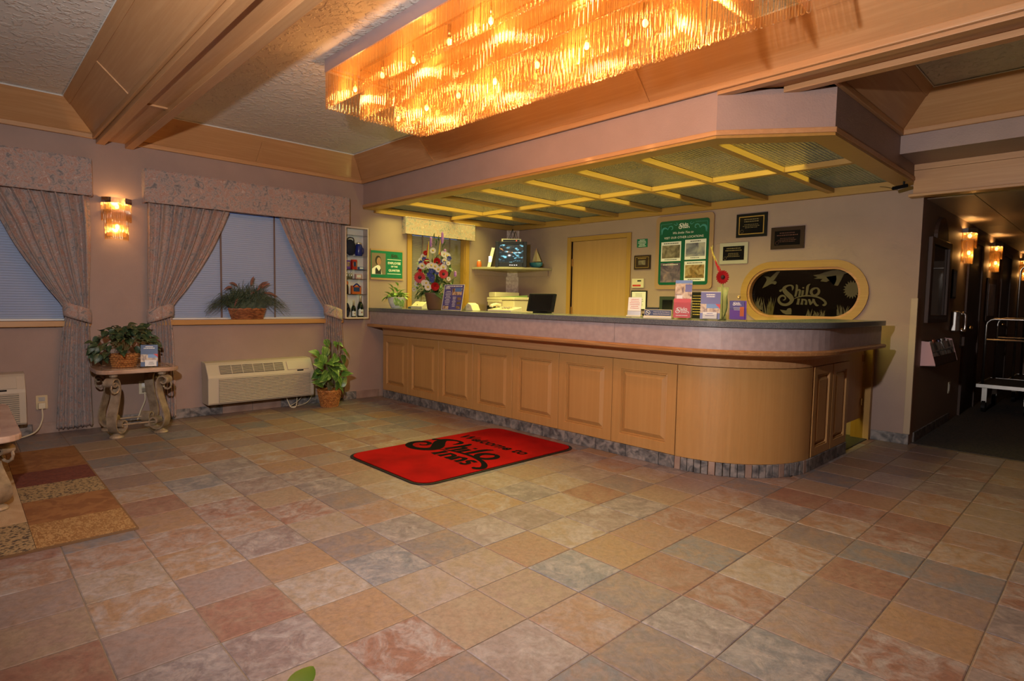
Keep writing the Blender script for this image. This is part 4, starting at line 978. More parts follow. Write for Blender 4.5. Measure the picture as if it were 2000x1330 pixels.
def logo(m, wd, mat_, parent, plural=False, z=.0008, name='logo', bold=1.0):
    mb = MB()
    for k, st in enumerate(LOGO_S + LOGO_HILO + LOGO_SW + (LOGO_NNS if plural else LOGO_INN)): ribbon(mb, st, 5, z + k * .00002, wd, wd, bold=bold)
    return mb.build(name, mat_, parent, m=world_mat(parent).inverted() @ m)
def flat(parent, m, x0, y0, x1, y1, z, mat_, name, t=.0012, r=0.0):
    if r:
        pts = []
        for cx, cy, a0 in ((x1 - r, y1 - r, 0), (x0 + r, y1 - r, PI / 2), (x0 + r, y0 + r, PI), (x1 - r, y0 + r, 3 * PI / 2)):
            for k in range(6): a = a0 + PI / 2 * k / 5; pts.append((cx + r * math.cos(a), cy + r * math.sin(a), z))
    else: pts = [(x0, y0, z), (x1, y0, z), (x1, y1, z), (x0, y1, z)]
    return MB().prism(pts, (0, 0, t)).build(name, mat_, parent, m=world_mat(parent).inverted() @ m)
def lines(parent, m, x0, x1, ytop, n, dy, h, z, mat_, seed=0, name='small_print'):
    """rows of small print too fine to read, as uneven bars"""
    r = random.Random(seed); mb = MB()
    for k in range(n):
        w_ = (x1 - x0) * r.uniform(.55, 1.0); c = (x0 + x1) / 2; x = c - w_ / 2
        while x < c + w_ / 2:
            l = min(r.uniform(.012, .03) * (x1 - x0) / .25, c + w_ / 2 - x); mb.add([(x, ytop - k * dy, z), (x + l, ytop - k * dy, z), (x + l, ytop - k * dy + h, z), (x, ytop - k * dy + h, z)], [(0, 1, 2, 3)]); x += l + .006 * (x1 - x0) / .25
    return mb.build(name, mat_, parent, m=world_mat(parent).inverted() @ m)
def col(name, c, rough=.45, **k): return mat(name, c, rough, **k)
M['silver'] = col('pale_silver_edge', (.42, .39, .33), .5)
M['sgreen'] = col('sign_green', (.012, .16, .085), .3)
M['dsgreen'] = col('poster_green', (.006, .105, .055), .18)
M['teal'] = col('teal_ink', (.05, .28, .28), .4)
M['ink'] = col('black_ink', (.015, .013, .013), .6)
M['wink'] = col('white_ink', (.82, .80, .76), .6)
M['tan'] = col('tan_board', (.36, .215, .12), .5)
M['navy'] = col('navy_ink', (.02, .05, .16), .4)
M['red'] = col('red_ink', (.55, .012, .012), .45)
M['purple'] = col('purple_ink', (.10, .085, .26), .35)
M['violet'] = col('violet_ink', (.16, .06, .36), .35)
M['brownp'] = col('brown_plaque', (.040, .022, .015), .4, spec=.2)
def picture(name, data, sc_=(9, 9, 9)): return mat(name, data[1][1], .3, cols=data, nscale=sc_, detail=6, dist=.8)
M['pic1'] = picture('aerial_photo', [(.35, (.10, .085, .06)), (.5, (.22, .18, .12)), (.65, (.32, .28, .2))], (14, 14, 30))
M['pic2'] = picture('harbour_photo', [(.35, (.10, .10, .14)), (.5, (.25, .26, .30)), (.65, (.42, .40, .36))], (8, 8, 34))
M['pic3'] = picture('dusk_city_photo', [(.35, (.07, .055, .10)), (.5, (.16, .12, .17)), (.65, (.30, .20, .22))], (12, 12, 26))
M['pic4'] = picture('lodge_photo', [(.35, (.09, .07, .03)), (.5, (.30, .17, .06)), (.65, (.46, .34, .18))], (14, 14, 22))
M['pic5'] = picture('castle_photo', [(.35, (.12, .05, .03)), (.5, (.50, .33, .18)), (.65, (.62, .50, .34))], (26, 26, 26))
M['skyb'] = col('print_sky_blue', (.10, .20, .45), .35)
M['orange'] = col('orange_print', (.62, .13, .025), .4)

BW = lambda x, z, d=.001: frame((x, YB - d, z), (1, 0, 0), (0, 0, 1))       # faces -Y
LW = lambda y, z, d=.001: frame((XW + d, y, z), (0, 1, 0), (0, 0, 1))       # faces +X

light('office_fill_light', 'POINT', (-1.6, 6.4, 2.2), 14, (1.0, .85, .6), shadow_soft_size=.1)  # added light without a fixture, lifts the room behind the oval pane
# ------------------------------------------------------------------ back wall: door
dr = thing('door_1', None, None, (-3.275, YB, 0), kind='structure')
bx(-3.73, -2.82, YB + .03, YB + .065, .008, 2.03).build('door_leaf', wood('pale_birch_door', (.44, .25, .10), (.41, .23, .09), 2, .5, .5), dr, world=True)
for a, b in ((-3.795, -3.73), (-2.82, -2.757)): bx(a, b, YB - .018, YB + .03, 0, 2.088).build('casing', M['honey_z'], dr, world=True, bevel=.003)
bx(-3.729, -2.821, YB - .018, YB + .03, 2.03, 2.088).build('casing', M['honey_x'], dr, world=True, bevel=.003)
for z in (.3, 1.05, 1.70): bx(-3.735, -3.718, YB + .005, YB + .029, z, z + .10).build('hinge', M['brass'], dr, world=True)
MB().sphere((-2.88, YB - .02, .98), .028, 12, 8).build('door_knob', M['brass'], dr, world=True, smooth=True)
# small items beside the door
s = thing('rules_sign', 'small green sign with white lettering right of the yellow door', 'sign', (-2.60, YB, 1.93))
flat(s, BW(-2.60, 1.945), -.075, -.05, .075, .05, 0, M['sgreen'], 'panel', .004); lines(s, BW(-2.60, 1.945), -.06, .06, .033, 5, .018, .008, .0045, M['wink'], 1)
s = thing('wall_plaque', 'small brown wooden plaque below the green rules sign', 'plaque', (-2.585, YB, 1.62))
flat(s, BW(-2.585, 1.712), -.115, -.085, .115, .085, 0, M['brownp'], 'panel', .018); flat(s, BW(-2.585, 1.712), -.095, -.066, .095, .066, .018, M['gold'], 'gold_border', .0008); flat(s, BW(-2.585, 1.712), -.09, -.061, .09, .061, .0190, M['brownp'], 'face', .0008)
flat(s, BW(-2.585, 1.712), -.05, -.03, .05, .025, .0200, M['pic1'], 'emblem', .0006); lines(s, BW(-2.585, 1.712), -.06, .06, .042, 1, .02, .009, .0205, M['gold'], 2)
s = thing('wall_keypad', 'cream wall keypad with a red button row by the door', 'keypad', (-2.635, YB, 1.41))
flat(s, BW(-2.635, 1.46), -.085, -.055, .085, .055, 0, M['cream'], 'housing', .022); flat(s, BW(-2.635, 1.46), -.005, .020, .05, .036, .022, M['black'], 'display', .001)
for k in range(7): flat(s, BW(-2.635, 1.46), -.072 + k * .017, -.04, -.058 + k * .017, -.018, .022, M['red'], 'button', .003)
s = thing('framed_notice', 'white notice in a thin black frame behind the card holder', 'frame', (-2.62, YB, 1.12))
flat(s, BW(-2.62, 1.265), -.115, -.135, .115, .105, 0, M['black'], 'frame_border', .012); flat(s, BW(-2.62, 1.265), -.10, -.12, .10, .09, .012, M['paper'], 'sheet', .001); lines(s, BW(-2.62, 1.265), -.07, .07, .06, 7, .022, .005, .0135, M['ink'], 3)
s = thing('wall_plaque', 'dark green framed plaque low on the wall behind the counter', 'plaque', (-2.22, YB, 1.1))
flat(s, BW(-2.215, 1.20), -.11, -.12, .11, .10, 0, col('dark_green_frame', (.02, .035, .025), .4), 'panel', .015); flat(s, BW(-2.215, 1.20), -.07, -.08, .07, .06, .015, M['blackgloss'], 'face', .001)
s = thing('wall_plaque', 'black plaque with gold lines behind the red brochure stand', 'plaque', (-1.87, YB, 1.08))
flat(s, BW(-1.83, 1.215), -.12, -.16, .12, .135, 0, M['black'], 'panel', .015); lines(s, BW(-1.83, 1.215), -.09, .09, .09, 8, .03, .008, .0155, M['gold'], 4)
# big location board
s = thing('location_board', 'large tan-framed green board with four photographs', 'board', (-2.03, YB, 1.39)); bm_ = BW(-2.033, 1.81)
flat(s, bm_, -.365, -.425, .365, .425, 0, M['tan'], 'backing', .02, .045); flat(s, bm_, -.315, -.375, .315, .365, .020, M['dsgreen'], 'green_panel', .004, .03)
for k, (x, y, pm_) in enumerate(((-.285, -.10, 'pic1'), (.025, -.09, 'pic2'), (-.285, -.345, 'pic3'), (.025, -.335, 'pic4'))):
    flat(s, bm_, x, y, x + .26, y + .225, .024, M['paper'] if k != 2 else M['pic3'], 'photo_mount', .001)
    if k != 2: flat(s, bm_, x + .012, y + .035, x + .248, y + .185, .025, M[pm_], 'photograph', .0008)
    lines(s, bm_, x + .03, x + .23, y + .20, 1, .02, .010, .026, M['ink'] if k != 2 else M['wink'], 20 + k); 
    if k != 2: lines(s, bm_, x + .03, x + .23, y + .015, 1, .02, .008, .026, M['ink'], 30 + k)
put_text('VISIT OUR OTHER LOCATIONS', BW(-2.033, 1.81 + .168), M['wink'], s, width=.50, z=.0245)
put_text('We Invite You to', BW(-2.043, 1.81 + .222), M['wink'], s, width=.26, z=.0245, shear=.35)
logo(BW(-2.033 - .065, 1.81 + .268), .14, M['wink'], s, True, .0245)
cw = MB()
for sg in (-1, 1):
    def q(l): return [(sg * x, y, w_) for x, y, w_ in l]
    ribbon(cw, q([(-.28, .215, .006), (-.275, .27, .022), (-.24, .288, .018), (-.205, .270, .008)]), 5, .0246); ribbon(cw, q([(-.205, .262, .006), (-.185, .300, .010), (-.150, .300, .012), (-.142, .272, .009), (-.165, .262, .005)]), 5, .0246)
    ribbon(cw, q([(-.295, .21, .003), (-.295, .33, .003)]), 1, .0246); ribbon(cw, q([(-.295, .33, .003), (-.15, .335, .003)]), 1, .0246); ribbon(cw, q([(-.13, .33, .004), (-.10, .31, .008), (-.08, .325, .006), (-.10, .338, .004)]), 4, .0246)
cw.build('scrollwork', M['teal'], s, m=world_mat(s).inverted() @ bm_)
# three plaques
def plaque(cx, cz, w_, h_, label, outer, face, border, txt, seed, corner=False):
    s = thing('wall_plaque', label, 'plaque', (cx, YB, cz - h_ / 2)); m = BW(cx, cz)
    flat(s, m, -w_ / 2, -h_ / 2, w_ / 2, h_ / 2, 0, outer, 'panel', .018)
    if border: flat(s, m, -w_ / 2 + .028, -h_ / 2 + .028, w_ / 2 - .028, h_ / 2 - .028, .018, border, 'border', .001)
    flat(s, m, -w_ / 2 + .038, -h_ / 2 + .038, w_ / 2 - .038, h_ / 2 - .038, .0192, face, 'face', .001)
    lines(s, m, -w_ / 2 + .06, w_ / 2 - .06, h_ / 2 - .066, 2, .022, .010, .0205, txt, seed); lines(s, m, -w_ / 2 + .06, w_ / 2 - .06, h_ / 2 - .118, 3, .016, .006, .0205, txt, seed + 1)
    pts = [(-w_ / 2 + .065 + .016 * math.cos(a), -h_ / 2 + .062 + .016 * math.sin(a), .0206) for a in [2 * PI * k / 14 for k in range(14)]]
    MB().tube(pts, .0016, 4, closed=True).build('seal', txt, s, m=world_mat(s).inverted() @ m)
M['dimgold'] = col('dim_gold_print', (.20, .15, .07), .4)
plaque(-1.25, 2.052, .325, .245, 'black plaque with a shiny gold border, topmost on the back wall', M['black'], M['blackgloss'], M['gold'], M['dimgold'], 40)
plaque(-.877, 1.896, .325, .22, 'dark brown plaque above the etched oval window', M['brownp'], M['blackgloss'], None, col('dim_red_print', (.09, .03, .025), .4), 44)
plaque(-1.432, 1.768, .312, .225, 'black plaque with a pale silver edge left of the oval window', M['silver'], M['blackgloss'], None, M['dimgold'], 48)
# oval etched window
ow = thing('window_4', None, None, (OV['cx'], YB, OV['cz'] - .3), kind='structure')
def oval_ring(a0, a1, y0, y1):
    A = stadium(OV['cx'], OV['cz'], OV['hw'] + a0, OV['hh'] + a0, 20); B = stadium(OV['cx'], OV['cz'], OV['hw'] + a1, OV['hh'] + a1, 20); n = len(A)
    vs = [(x, y0, z) for x, z in A] + [(x, y0, z) for x, z in B] + [(x, y1, z) for x, z in A] + [(x, y1, z) for x, z in B]; fs = []
    for i in range(n):
        j = (i + 1) % n; fs += [(i, i + n, j + n, j), (i + 2 * n, j + 2 * n, j + 3 * n, i + 3 * n), (i, j, j + 2 * n, i + 2 * n), (i + n, i + 3 * n, j + 3 * n, j + n)]
    return MB().add(vs, fs)
oval_ring(.018, .085, YB - .022, YB - .0005).build('oval_frame', M['honey_x'], ow, world=True)
oval_ring(-.004, .028, YB - .006, YB + .10).build('oval_reveal', M['mol'], ow, world=True)
MB().prism([(x, YB + .060, z) for x, z in stadium(OV['cx'], OV['cz'], OV['hw'] + .002, OV['hh'] + .002, 20)], (0, .006, 0)).build('pane', glassy('smoked_glass', (.30, .29, .27), .18), ow, world=True)
M['etch'] = col('etched_glass', (.085, .07, .047), .95, spec=.1)
om = BW(OV['cx'], OV['cz'], -.0590)
# crop pixel (440..1720 wide view) -> pane metres
K_ = 1.0 / 1640
def e(x, y): return ((x - 960) * 1.04 * K_, (560 - y) * .52 / 700 * 1.0)
logo(BW(OV['cx'] - .245, OV['cz'] - .125, -.0590), .475, M['etch'], ow, False, .0006, 'etched_logo')
et = MB()
def poly(mb, pts, z=.0007): mb.add([(*e(x, y), z) for x, y in pts], [tuple(range(len(pts)))])
def fill(mb, ctr, pts, z=.0007):
    n = len(pts); mb.add([(*e(*ctr), z)] + [(*e(x, y), z) for x, y in pts], [(0, 1 + i, 1 + (i + 1) % n) for i in range(n)])
fill(et, (440, 390), [(595, 260), (520, 360), (490, 400), (535, 395), (550, 420), (525, 445), (480, 430), (440, 440), (380, 470), (315, 495), (350, 440), (385, 380), (370, 345), (335, 330), (400, 330), (440, 345), (500, 295), (545, 265)])
fill(et, (1290, 350), [(1095, 325), (1200, 310), (1260, 290), (1380, 265), (1450, 260), (1540, 290), (1605, 300), (1540, 315), (1500, 400), (1465, 465), (1410, 460), (1440, 390), (1430, 330), (1380, 375), (1300, 415), (1210, 405), (1240, 375), (1110, 370), (1170, 350)])
sun = [(1655 + (85 if k % 2 else 122) * math.cos(PI * k / 18), 515 + (85 if k % 2 else 122) * math.sin(PI * k / 18)) for k in range(36)]
fill(et, (1655, 515), sun)
fill(et, (735, 825), [(620, 790), (720, 800), (745, 770), (790, 765), (805, 800), (800, 850), (720, 855), (660, 830)])
def grass(mb, x0, x1, yb, yt, n, seed):
    r = random.Random(seed)
    for k in range(n):
        x = r.uniform(x0, x1); t = x + r.uniform(-55, 55); w_ = r.uniform(6, 11); yy = r.uniform(yt, (yt + yb) / 2); poly(mb, [(x - w_, yb), (x + w_, yb), ((x + t) / 2 + w_ * .6, (yy + yb) / 2 - 20), (t, yy), ((x + t) / 2 - w_ * .6, (yy + yb) / 2 - 20)], .0006 + k * .00001)
grass(et, 230, 320, 800, 600, 13, 1); grass(et, 350, 510, 870, 590, 22, 2); grass(et, 1000, 1300, 905, 760, 26, 3); grass(et, 1470, 1610, 850, 700, 16, 4)
et.build('etched_scene', M['etch'], ow, m=world_mat(ow).inverted() @ om)
# ------------------------------------------------------------------ window wall behind the counter
s = thing('employee_sign', 'green employee of the quarter sign with a small portrait photo', 'sign', (XW, 2.68, 1.45)); m = LW(2.675, 1.64)
flat(s, m, -.225, -.19, .24, .185, 0, M['tan'], 'backing', .014); flat(s, m, -.225, -.165, .225, .165, .014, M['sgreen'], 'green_panel', .002)
put_text('EMPLOYEE', LW(2.675 + .105, 1.64 + .02), M['wink'], s, width=.185, z=.0165, bold=.02); put_text('OF THE', LW(2.675 + .105, 1.64 - .022), M['wink'], s, width=.095, z=.0165, bold=.02); put_text('QUARTER', LW(2.675 + .105, 1.64 - .07), M['wink'], s, width=.165, z=.0165, bold=.02)
flat(s, m, .005, .062, .205, .068, .016, M['wink'], 'rule', .0006); flat(s, m, .005, -.115, .205, -.109, .016, M['wink'], 'rule', .0006)
logo(LW(2.675 + .055, 1.64 + .085), .11, M['brownp'], s, True, .0165)
pic = flat(s, m, -.215, -.125, -.02, .135, .016, col('portrait_backdrop', (.20, .15, .11), .4), 'portrait', .0008)
def blob(c, rx, ry, z, mt, name, n=18, pts=None):
    P = pts or [(c[0] + rx * math.cos(2 * PI * k / n), c[1] + ry * math.sin(2 * PI * k / n), z) for k in range(n)]
    P = [(p[0], p[1], z) for p in P]; MB().prism(P, (0, 0, .0003)).build(name, mt, s, m=world_mat(s).inverted() @ m)
blob((-.125, .045), .042, .058, .0170, M['ink'], 'portrait_hair'); blob((-.115, .035), .030, .048, .0174, col('portrait_skin', (.36, .19, .12), .5), 'portrait_face')
blob(0, 0, 0, .0170, M['wink'], 'portrait_shirt', pts=[(-.21, -.124), (-.21, -.06), (-.17, -.03), (-.13, -.01), (-.10, -.02), (-.07, -.124)])
blob(0, 0, 0, .0175, M['ink'], 'portrait_vest', pts=[(-.165, -.122), (-.165, -.06), (-.15, -.04), (-.115, -.085), (-.09, -.05), (-.08, -.122)])
# display cabinet
dc = thing('display_cabinet', 'shallow wall display cabinet with glass shelves beside the counter', 'cabinet', (XW, 2.22, .975))
Y0_, Y1_, Z0_, Z1_, XD = 2.06, 2.365, .975, 2.05, XW + .112
M['cabw'] = col('pale_rose_cabinet', (.56, .45, .40), .45)
bx(XW + .001, XW + .008, Y0_, Y1_, Z0_, Z1_).build('back_panel', M['white'], dc, world=True)
for a, b in ((Y0_, Y0_ + .016), (Y1_ - .016, Y1_)): bx(XW + .008, XD, a, b, Z0_, Z1_).build('side_panel', M['cabw'], dc, world=True)
for a, b in ((Z0_, Z0_ + .016), (Z1_ - .016, Z1_)): bx(XW + .008, XD, Y0_ + .016, Y1_ - .016, a, b).build('end_panel', M['cabw'], dc, world=True)
SH = [1.265, 1.445, 1.555, 1.715]
for z in SH + [1.955]: bx(XW + .009, XD - .012, Y0_ + .017, Y1_ - .017, z - .006, z).build('glass_shelf', M['acrylic'], dc, world=True)
bx(XD - .005, XD - .001, Y0_ + .017, Y1_ - .017, Z0_ + .017, Z1_ - .017).build('glass_door', M['glass'], dc, world=True)
M['dblue'] = col('dark_navy_cloth', (.012, .015, .035), .8); M['bluem'] = col('cobalt_ceramic', (.02, .03, .22), .25); M['bottle'] = col('dark_green_bottle', (.012, .02, .012), .08); M['foil'] = col('orange_foil', (.55, .16, .03), .3, metal=.6); M['cork'] = col('pale_gold_foil', (.70, .60, .42), .35, metal=.4); M['pinkb'] = col('pink_box', (.62, .36, .36), .5)
xs_ = XW + .055
bg = thing('tote_bag', 'dark navy cloth bag on the top shelf of the display cabinet', 'bag', (xs_, 2.155, 1.716)); MB().sphere((0, 0, .095), .095, 14, 9, sx=.40, sy=.72, sz=1.0).build('bag_body', M['dblue'], bg, smooth=True); MB().tube(spl([(.0, -.045, .16), (.01, -.03, .205), (.01, .03, .205), (.0, .045, .16)], 5), .006, 6).build('bag_handle', M['dblue'], bg)
bg = thing('mug', 'cobalt blue lidded mug beside the navy bag', 'mug', (xs_, 2.264, 1.716)); MB().lathe([(.038, 0), (.046, .02), (.046, .10), (.036, .13), (.030, .14)], n=20).build('mug_body', M['bluem'], bg, smooth=True); MB().lathe([(.032, .14), (.034, .155), (.01, .165)], n=18).build('lid', M['cork'], bg); MB().tube(spl([(0, .044, .10), (0, .062, .09), (0, .062, .045), (0, .044, .03)], 5), .005, 6).build('handle', M['bluem'], bg)
def pack(y, z, w_, h_, d_, m_, name, label, cat, m2=None, ring=False):
    p = thing(name, label, cat, (xs_, y, z + .0005)); bx(-d_ / 2, d_ / 2, -w_ / 2, w_ / 2, 0, h_).build('carton', m_, p, bevel=.002)
    if m2: bx(d_ / 2, d_ / 2 + .0008, -w_ * .35, w_ * .35, h_ * .3, h_ * .8).build('front_print', m2, p)
    if ring: MB().tube([(d_ / 2 + .001, .022 * math.cos(a), h_ * .52 + .034 * math.sin(a)) for a in [2 * PI * k / 16 for k in range(16)]], .004, 5, closed=True).build('ring_mark', M['foil'], p)
    return p
pack(2.20, 1.555, .058, .115, .05, M['red'], 'snack_box', 'red and orange box in the middle of the display cabinet', 'box', M['navy'], True)
pack(2.122, 1.555, .05, .105, .04, M['violet'], 'snack_box', 'dark patterned box left of the red and orange box', 'box', M['pic5'])
pack(2.29, 1.555, .06, .035, .04, M['skyb'], 'soap_box', 'small pale blue box right of the red and orange box', 'box', M['paper'])
for k, y in enumerate((2.112, 2.140, 2.168)):
    p = thing('sample_bottle', 'tiny white-capped bottle on the narrow shelf, %s of the three' % ('leftmost', 'middle one', 'rightmost')[k], 'bottle', (xs_, y, 1.4455), group='tiny bottles in the display cabinet'); MB().lathe([(.010, 0), (.011, .05), (.006, .06)], n=12).build('bottle_body', M['steel'], p, smooth=True); MB().lathe([(.008, .06), (.008, .082)], n=10).build('cap', M['white'], p)
pack(2.255, 1.445, .075, .058, .04, M['pinkb'], 'soap_box', 'pale pink box on the narrow shelf of the display cabinet', 'box', M['paper'])
p = pack(2.225, 1.265, .115, .10, .045, M['orange'], 'snack_pack', 'orange and blue picnic pack on the lower middle shelf', 'package', M['navy']); MB().tube(spl([(.024, -.045, .085), (.025, 0, .12), (.024, .045, .085)], 5), .008, 6).build('arched_top', M['bluem'], p)
p = thing('sauce_bottle', 'slim orange-capped bottle left of the picnic pack', 'bottle', (xs_, 2.112, 1.2655)); MB().lathe([(.016, 0), (.016, .09), (.009, .11)], n=14).build('bottle_body', M['brownp'], p, smooth=True); MB().lathe([(.013, .11), (.013, .15)], n=12).build('cap', M['orange'], p)
def champagne(y, h, label):
    k = h / .30; p = thing('wine_bottle', label, 'bottle', (xs_, y, Z0_ + .0165)); MB().lathe([(.040 * k, 0), (.042 * k, .01), (.042 * k, .13 * k), (.034 * k, .17 * k), (.016 * k, .215 * k)], n=20).build('bottle_body', M['bottle'], p, smooth=True)
    MB().lathe([(.0165 * k, .185 * k), (.0175 * k, .215 * k)], n=16, cap=False).build('neck_band', M['foil'], p); MB().lathe([(.016 * k, .215 * k), (.0145 * k, .29 * k), (.009, .30 * k)], n=16).build('neck_foil', M['cork'], p, smooth=True)
    def lb(u, v): a = -1.1 + 2.2 * u; return Vector((.0425 * k * math.cos(a), .0425 * k * math.sin(a), k * (.02 + .085 * v)))
    MB().grid(lb, 8, 1).build('bottle_label', M['paper'], p)
    bx(.0426 * k, .0432 * k, -.008 * k, .008 * k, .055 * k, .075 * k).build('label_crest', M['foil'], p)
champagne(2.285, .262, 'larger dark wine bottle at the bottom of the display cabinet'); champagne(2.195, .20, 'smaller dark wine bottle at the bottom of the display cabinet')
p = thing('dark_pouch', 'dark upright pouch in the left bottom corner of the display cabinet', 'pouch', (xs_, 2.115, Z0_ + .0165)); MB().sphere((0, 0, .085), .085, 12, 8, sx=.16, sy=.36).build('pouch_body', M['dblue'], p, smooth=True); MB().tube(spl([(.014, -.025, .07), (.04, 0, .12), (.014, .025, .07)], 5), .005, 6).build('strap', M['black'], p)
# ------------------------------------------------------------------ corner behind the counter
struct('trim_22', MB().prism([(XW, YB - .13, .75), (XW + .13, YB, .75), (XW, YB, .75)], (0, 0, KZ - .785)), mat('rose_wallpaper_strip', (.55, .43, .40), .7, cols=[(.4, (.46, .34, .31)), (.6, (.62, .50, .46))], nscale=(30, 30, 30)))
sh = thing('corner_shelf', 'cream quarter-round corner shelf holding the monitor', 'shelf', (XW, YB, 1.655))
R0 = .80; arc = [(XW + .002, YB - .002)] + [(XW + .002 + R0 * math.sin(PI / 2 * k / 16), YB - .002 - R0 * math.cos(PI / 2 * k / 16)) for k in range(17)]
MB().prism([(x, y, 1.652) for x, y in arc][::-1], (0, 0, .028)).build('shelf_board', mat('dull_cream_shelf', (.36, .31, .215), .5), sh, world=True, bevel=.004)
bx(XW + .13, XW + .74, YB - .02, YB - .002, 1.575, 1.652).build('cleat', M['wall'], sh, world=True); bx(XW + .002, XW + .02, YB - .74, YB - .13, 1.575, 1.652).build('cleat', M['wall'], sh, world=True)
ZS = 1.6805
tv = thing('tube_monitor', 'black tube security monitor on the corner shelf', 'monitor', (-4.44, 4.40, ZS), math.radians(-45)) # local +x faces the room
bx(-.17, .135, -.185, .185, .012, .325).build('case', M['black'], tv, bevel=.015)
bx(-.10, .10, -.12, .12, 0, .012).build('stand', M['black'], tv)
fr_ = MB().box(.135, .152, -.215, -.165, .0, .345).box(.135, .152, .165, .215, .0, .345).box(.135, .152, -.165, .165, .305, .345).box(.135, .152, -.165, .165, .0, .06); fr_.build('bezel', M['black'], tv, bevel=.004)
def screen_mat():
    m, N, L, out = simple_nodes('cctv_picture'); tc = N.new('ShaderNodeTexCoord'); n = N.new('ShaderNodeTexNoise'); n.inputs['Scale'].default_value = 22; n.inputs['Detail'].default_value = 3
    mp = N.new('ShaderNodeMapping'); mp.inputs['Scale'].default_value = (1, .6, 1.2); L.new(tc.outputs['Object'], mp.inputs[0]); L.new(mp.outputs[0], n.inputs['Vector'])
    r = N.new('ShaderNodeValToRGB'); r.color_ramp.elements[0].position = .55; r.color_ramp.elements[0].color = (.035, .04, .035, 1); r.color_ramp.elements[1].position = .68; r.color_ramp.elements[1].color = (.30, .75, .90, 1)
    L.new(n.outputs[0], r.inputs[0]); em = N.new('ShaderNodeEmission'); em.inputs[1].default_value = 1.2; L.new(r.outputs[0], em.inputs[0]); g = N.new('ShaderNodeBsdfGlossy'); g.inputs['Roughness'].default_value = .06; g.inputs[0].default_value = (.06, .06, .06, 1)
    a = N.new('ShaderNodeAddShader'); L.new(em.outputs[0], a.inputs[0]); L.new(g.outputs[0], a.inputs[1]); L.new(a.outputs[0], out.inputs[0]); return m
MB().grid(lambda u, v: Vector((.138 + .012 * (1 - (2 * u - 1) ** 2) * (1 - (2 * v - 1) ** 2), -.165 + .33 * u, .06 + .245 * v)), 8, 8).build('screen', screen_mat(), tv, smooth=True)
for k in range(4): bx(.152, .156, -.02 + k * .03, -.005 + k * .03, .022, .030).build('button', M['steel'], tv)
vb = thing('video_box', 'flat white video box with a red light on the tube monitor', 'box', (-4.44, 4.40, ZS + .3455), math.radians(-45))
bx(-.09, .09, -.135, .135, 0, .042).build('case', M['cream'], vb, bevel=.003); bx(.09, .092, -.115, .115, .008, .03).build('front_slot', M['black'], vb); MB().sphere((.093, .07, .018), .007, 8, 6).build('power_light', mat('red_led', (.8, .05, .02), .4, emit=(1, .05, .02), estr=3), vb)
MB().tube(spl([(-.09, -.03, .03), (-.115, .0, .14), (-.12, .01, .20)], 5), .004, 6).build('cable', M['black'], vb); MB().tube(spl([(-.06, -.05, .042), (-.08, -.02, .12), (-.12, .01, .20)], 5), .004, 6).build('cable', M['black'], vb); MB().tube(spl([(-.06, .06, .042), (-.08, .035, .12), (-.12, .012, .20)], 5), .004, 6).build('cable', M['black'], vb)
bd = thing('ring_binder', 'white binder leaning against the tube monitor', 'binder', (-4.73, 4.22, ZS), math.radians(-45)); MB().add([(-.11, 0, 0), (.11, 0, 0), (.11, .045, 0), (-.11, .045, 0), (-.11, .06, .27), (.11, .06, .27), (.11, .105, .268), (-.11, .105, .268)], [(0, 3, 2, 1), (4, 5, 6, 7), (0, 1, 5, 4), (1, 2, 6, 5), (2, 3, 7, 6), (3, 0, 4, 7)]).build('cover', M['white'], bd)
bx(.1105, .1112, .02, .06, .07, .15).build('spine_label', M['steel'], bd)
rb = thing('paper_roll', 'small red and white roll beside the white binder', 'roll', (-4.80, 4.12, ZS)); MB().lathe([(.03, 0), (.034, .01), (.034, .05), (.026, .085)], n=14).build('roll', M['orange'], rb, smooth=True); MB().lathe([(.02, .0851), (.02, .10), (.01, .102)], n=12).build('core', M['white'], rb)
bo = thing('boat_model', 'blue toy sailboat on the right end of the corner shelf', 'model', (-4.21, 4.66, ZS), math.radians(8))
MB().grid(lambda u, v: Vector((-.10 + .20 * u + (.015 * v if u > .5 else -.01 * v), (.042 * math.sin(PI * u) ** .7 + .004) * math.cos(PI * v) * (1.0), .075 - .072 * math.sin(PI * v) * (math.sin(PI * (u * .9 + .05)) ** .4))), 12, 10).build('hull', col('teal_blue_paint', (.03, .14, .22), .4), bo, smooth=True, solid=.004)
MB().tube([(0, 0, .01), (0, 0, .27)], .004, 6).build('mast', M['oak_z'], bo); MB().add([(.006, 0, .09), (.085, .004, .09), (.006, 0, .25)], [(0, 1, 2)]).build('sail', col('tan_sail', (.42, .33, .2), .8), bo, solid=.002); MB().add([(-.006, 0, .09), (-.07, .004, .09), (-.006, 0, .25)], [(0, 2, 1)]).build('jib_sail', bpy.data.materials['tan_sail'], bo, solid=.002)
# work desk, copier
dk = thing('work_desk', 'pale wooden work desk in the corner behind the counter', 'desk', (-4.45, 4.4, 0))
bx(XW + .135, -3.95, 3.95, YB - .135, .955, .99).build('desktop', M['oak_x'], dk, world=True); 
for x in (XW + .14, -3.99): bx(x, x + .03, 3.98, YB - .14, .006, .955).build('side_panel', M['oak_z'], dk, world=True)
bx(XW + .17, -3.99, YB - .17, YB - .15, .3, .955).build('back_panel', M['oak_z'], dk, world=True)
cp = thing('copier', 'cream office copier on the desk under the corner shelf', 'copier', (-4.37, 4.40, .9905), math.radians(-12)); cp.scale = (1.18, 1, 1.05)
bx(-.30, .30, -.22, .22, 0, .22).build('body', M['cream'], cp, bevel=.01); bx(-.31, .31, -.23, .20, .226, .262).build('scanner_lid', M['cream'], cp, bevel=.008); bx(-.31, -.15, -.20, .20, .264, .33).build('paper_feeder', M['cream'], cp, bevel=.012)
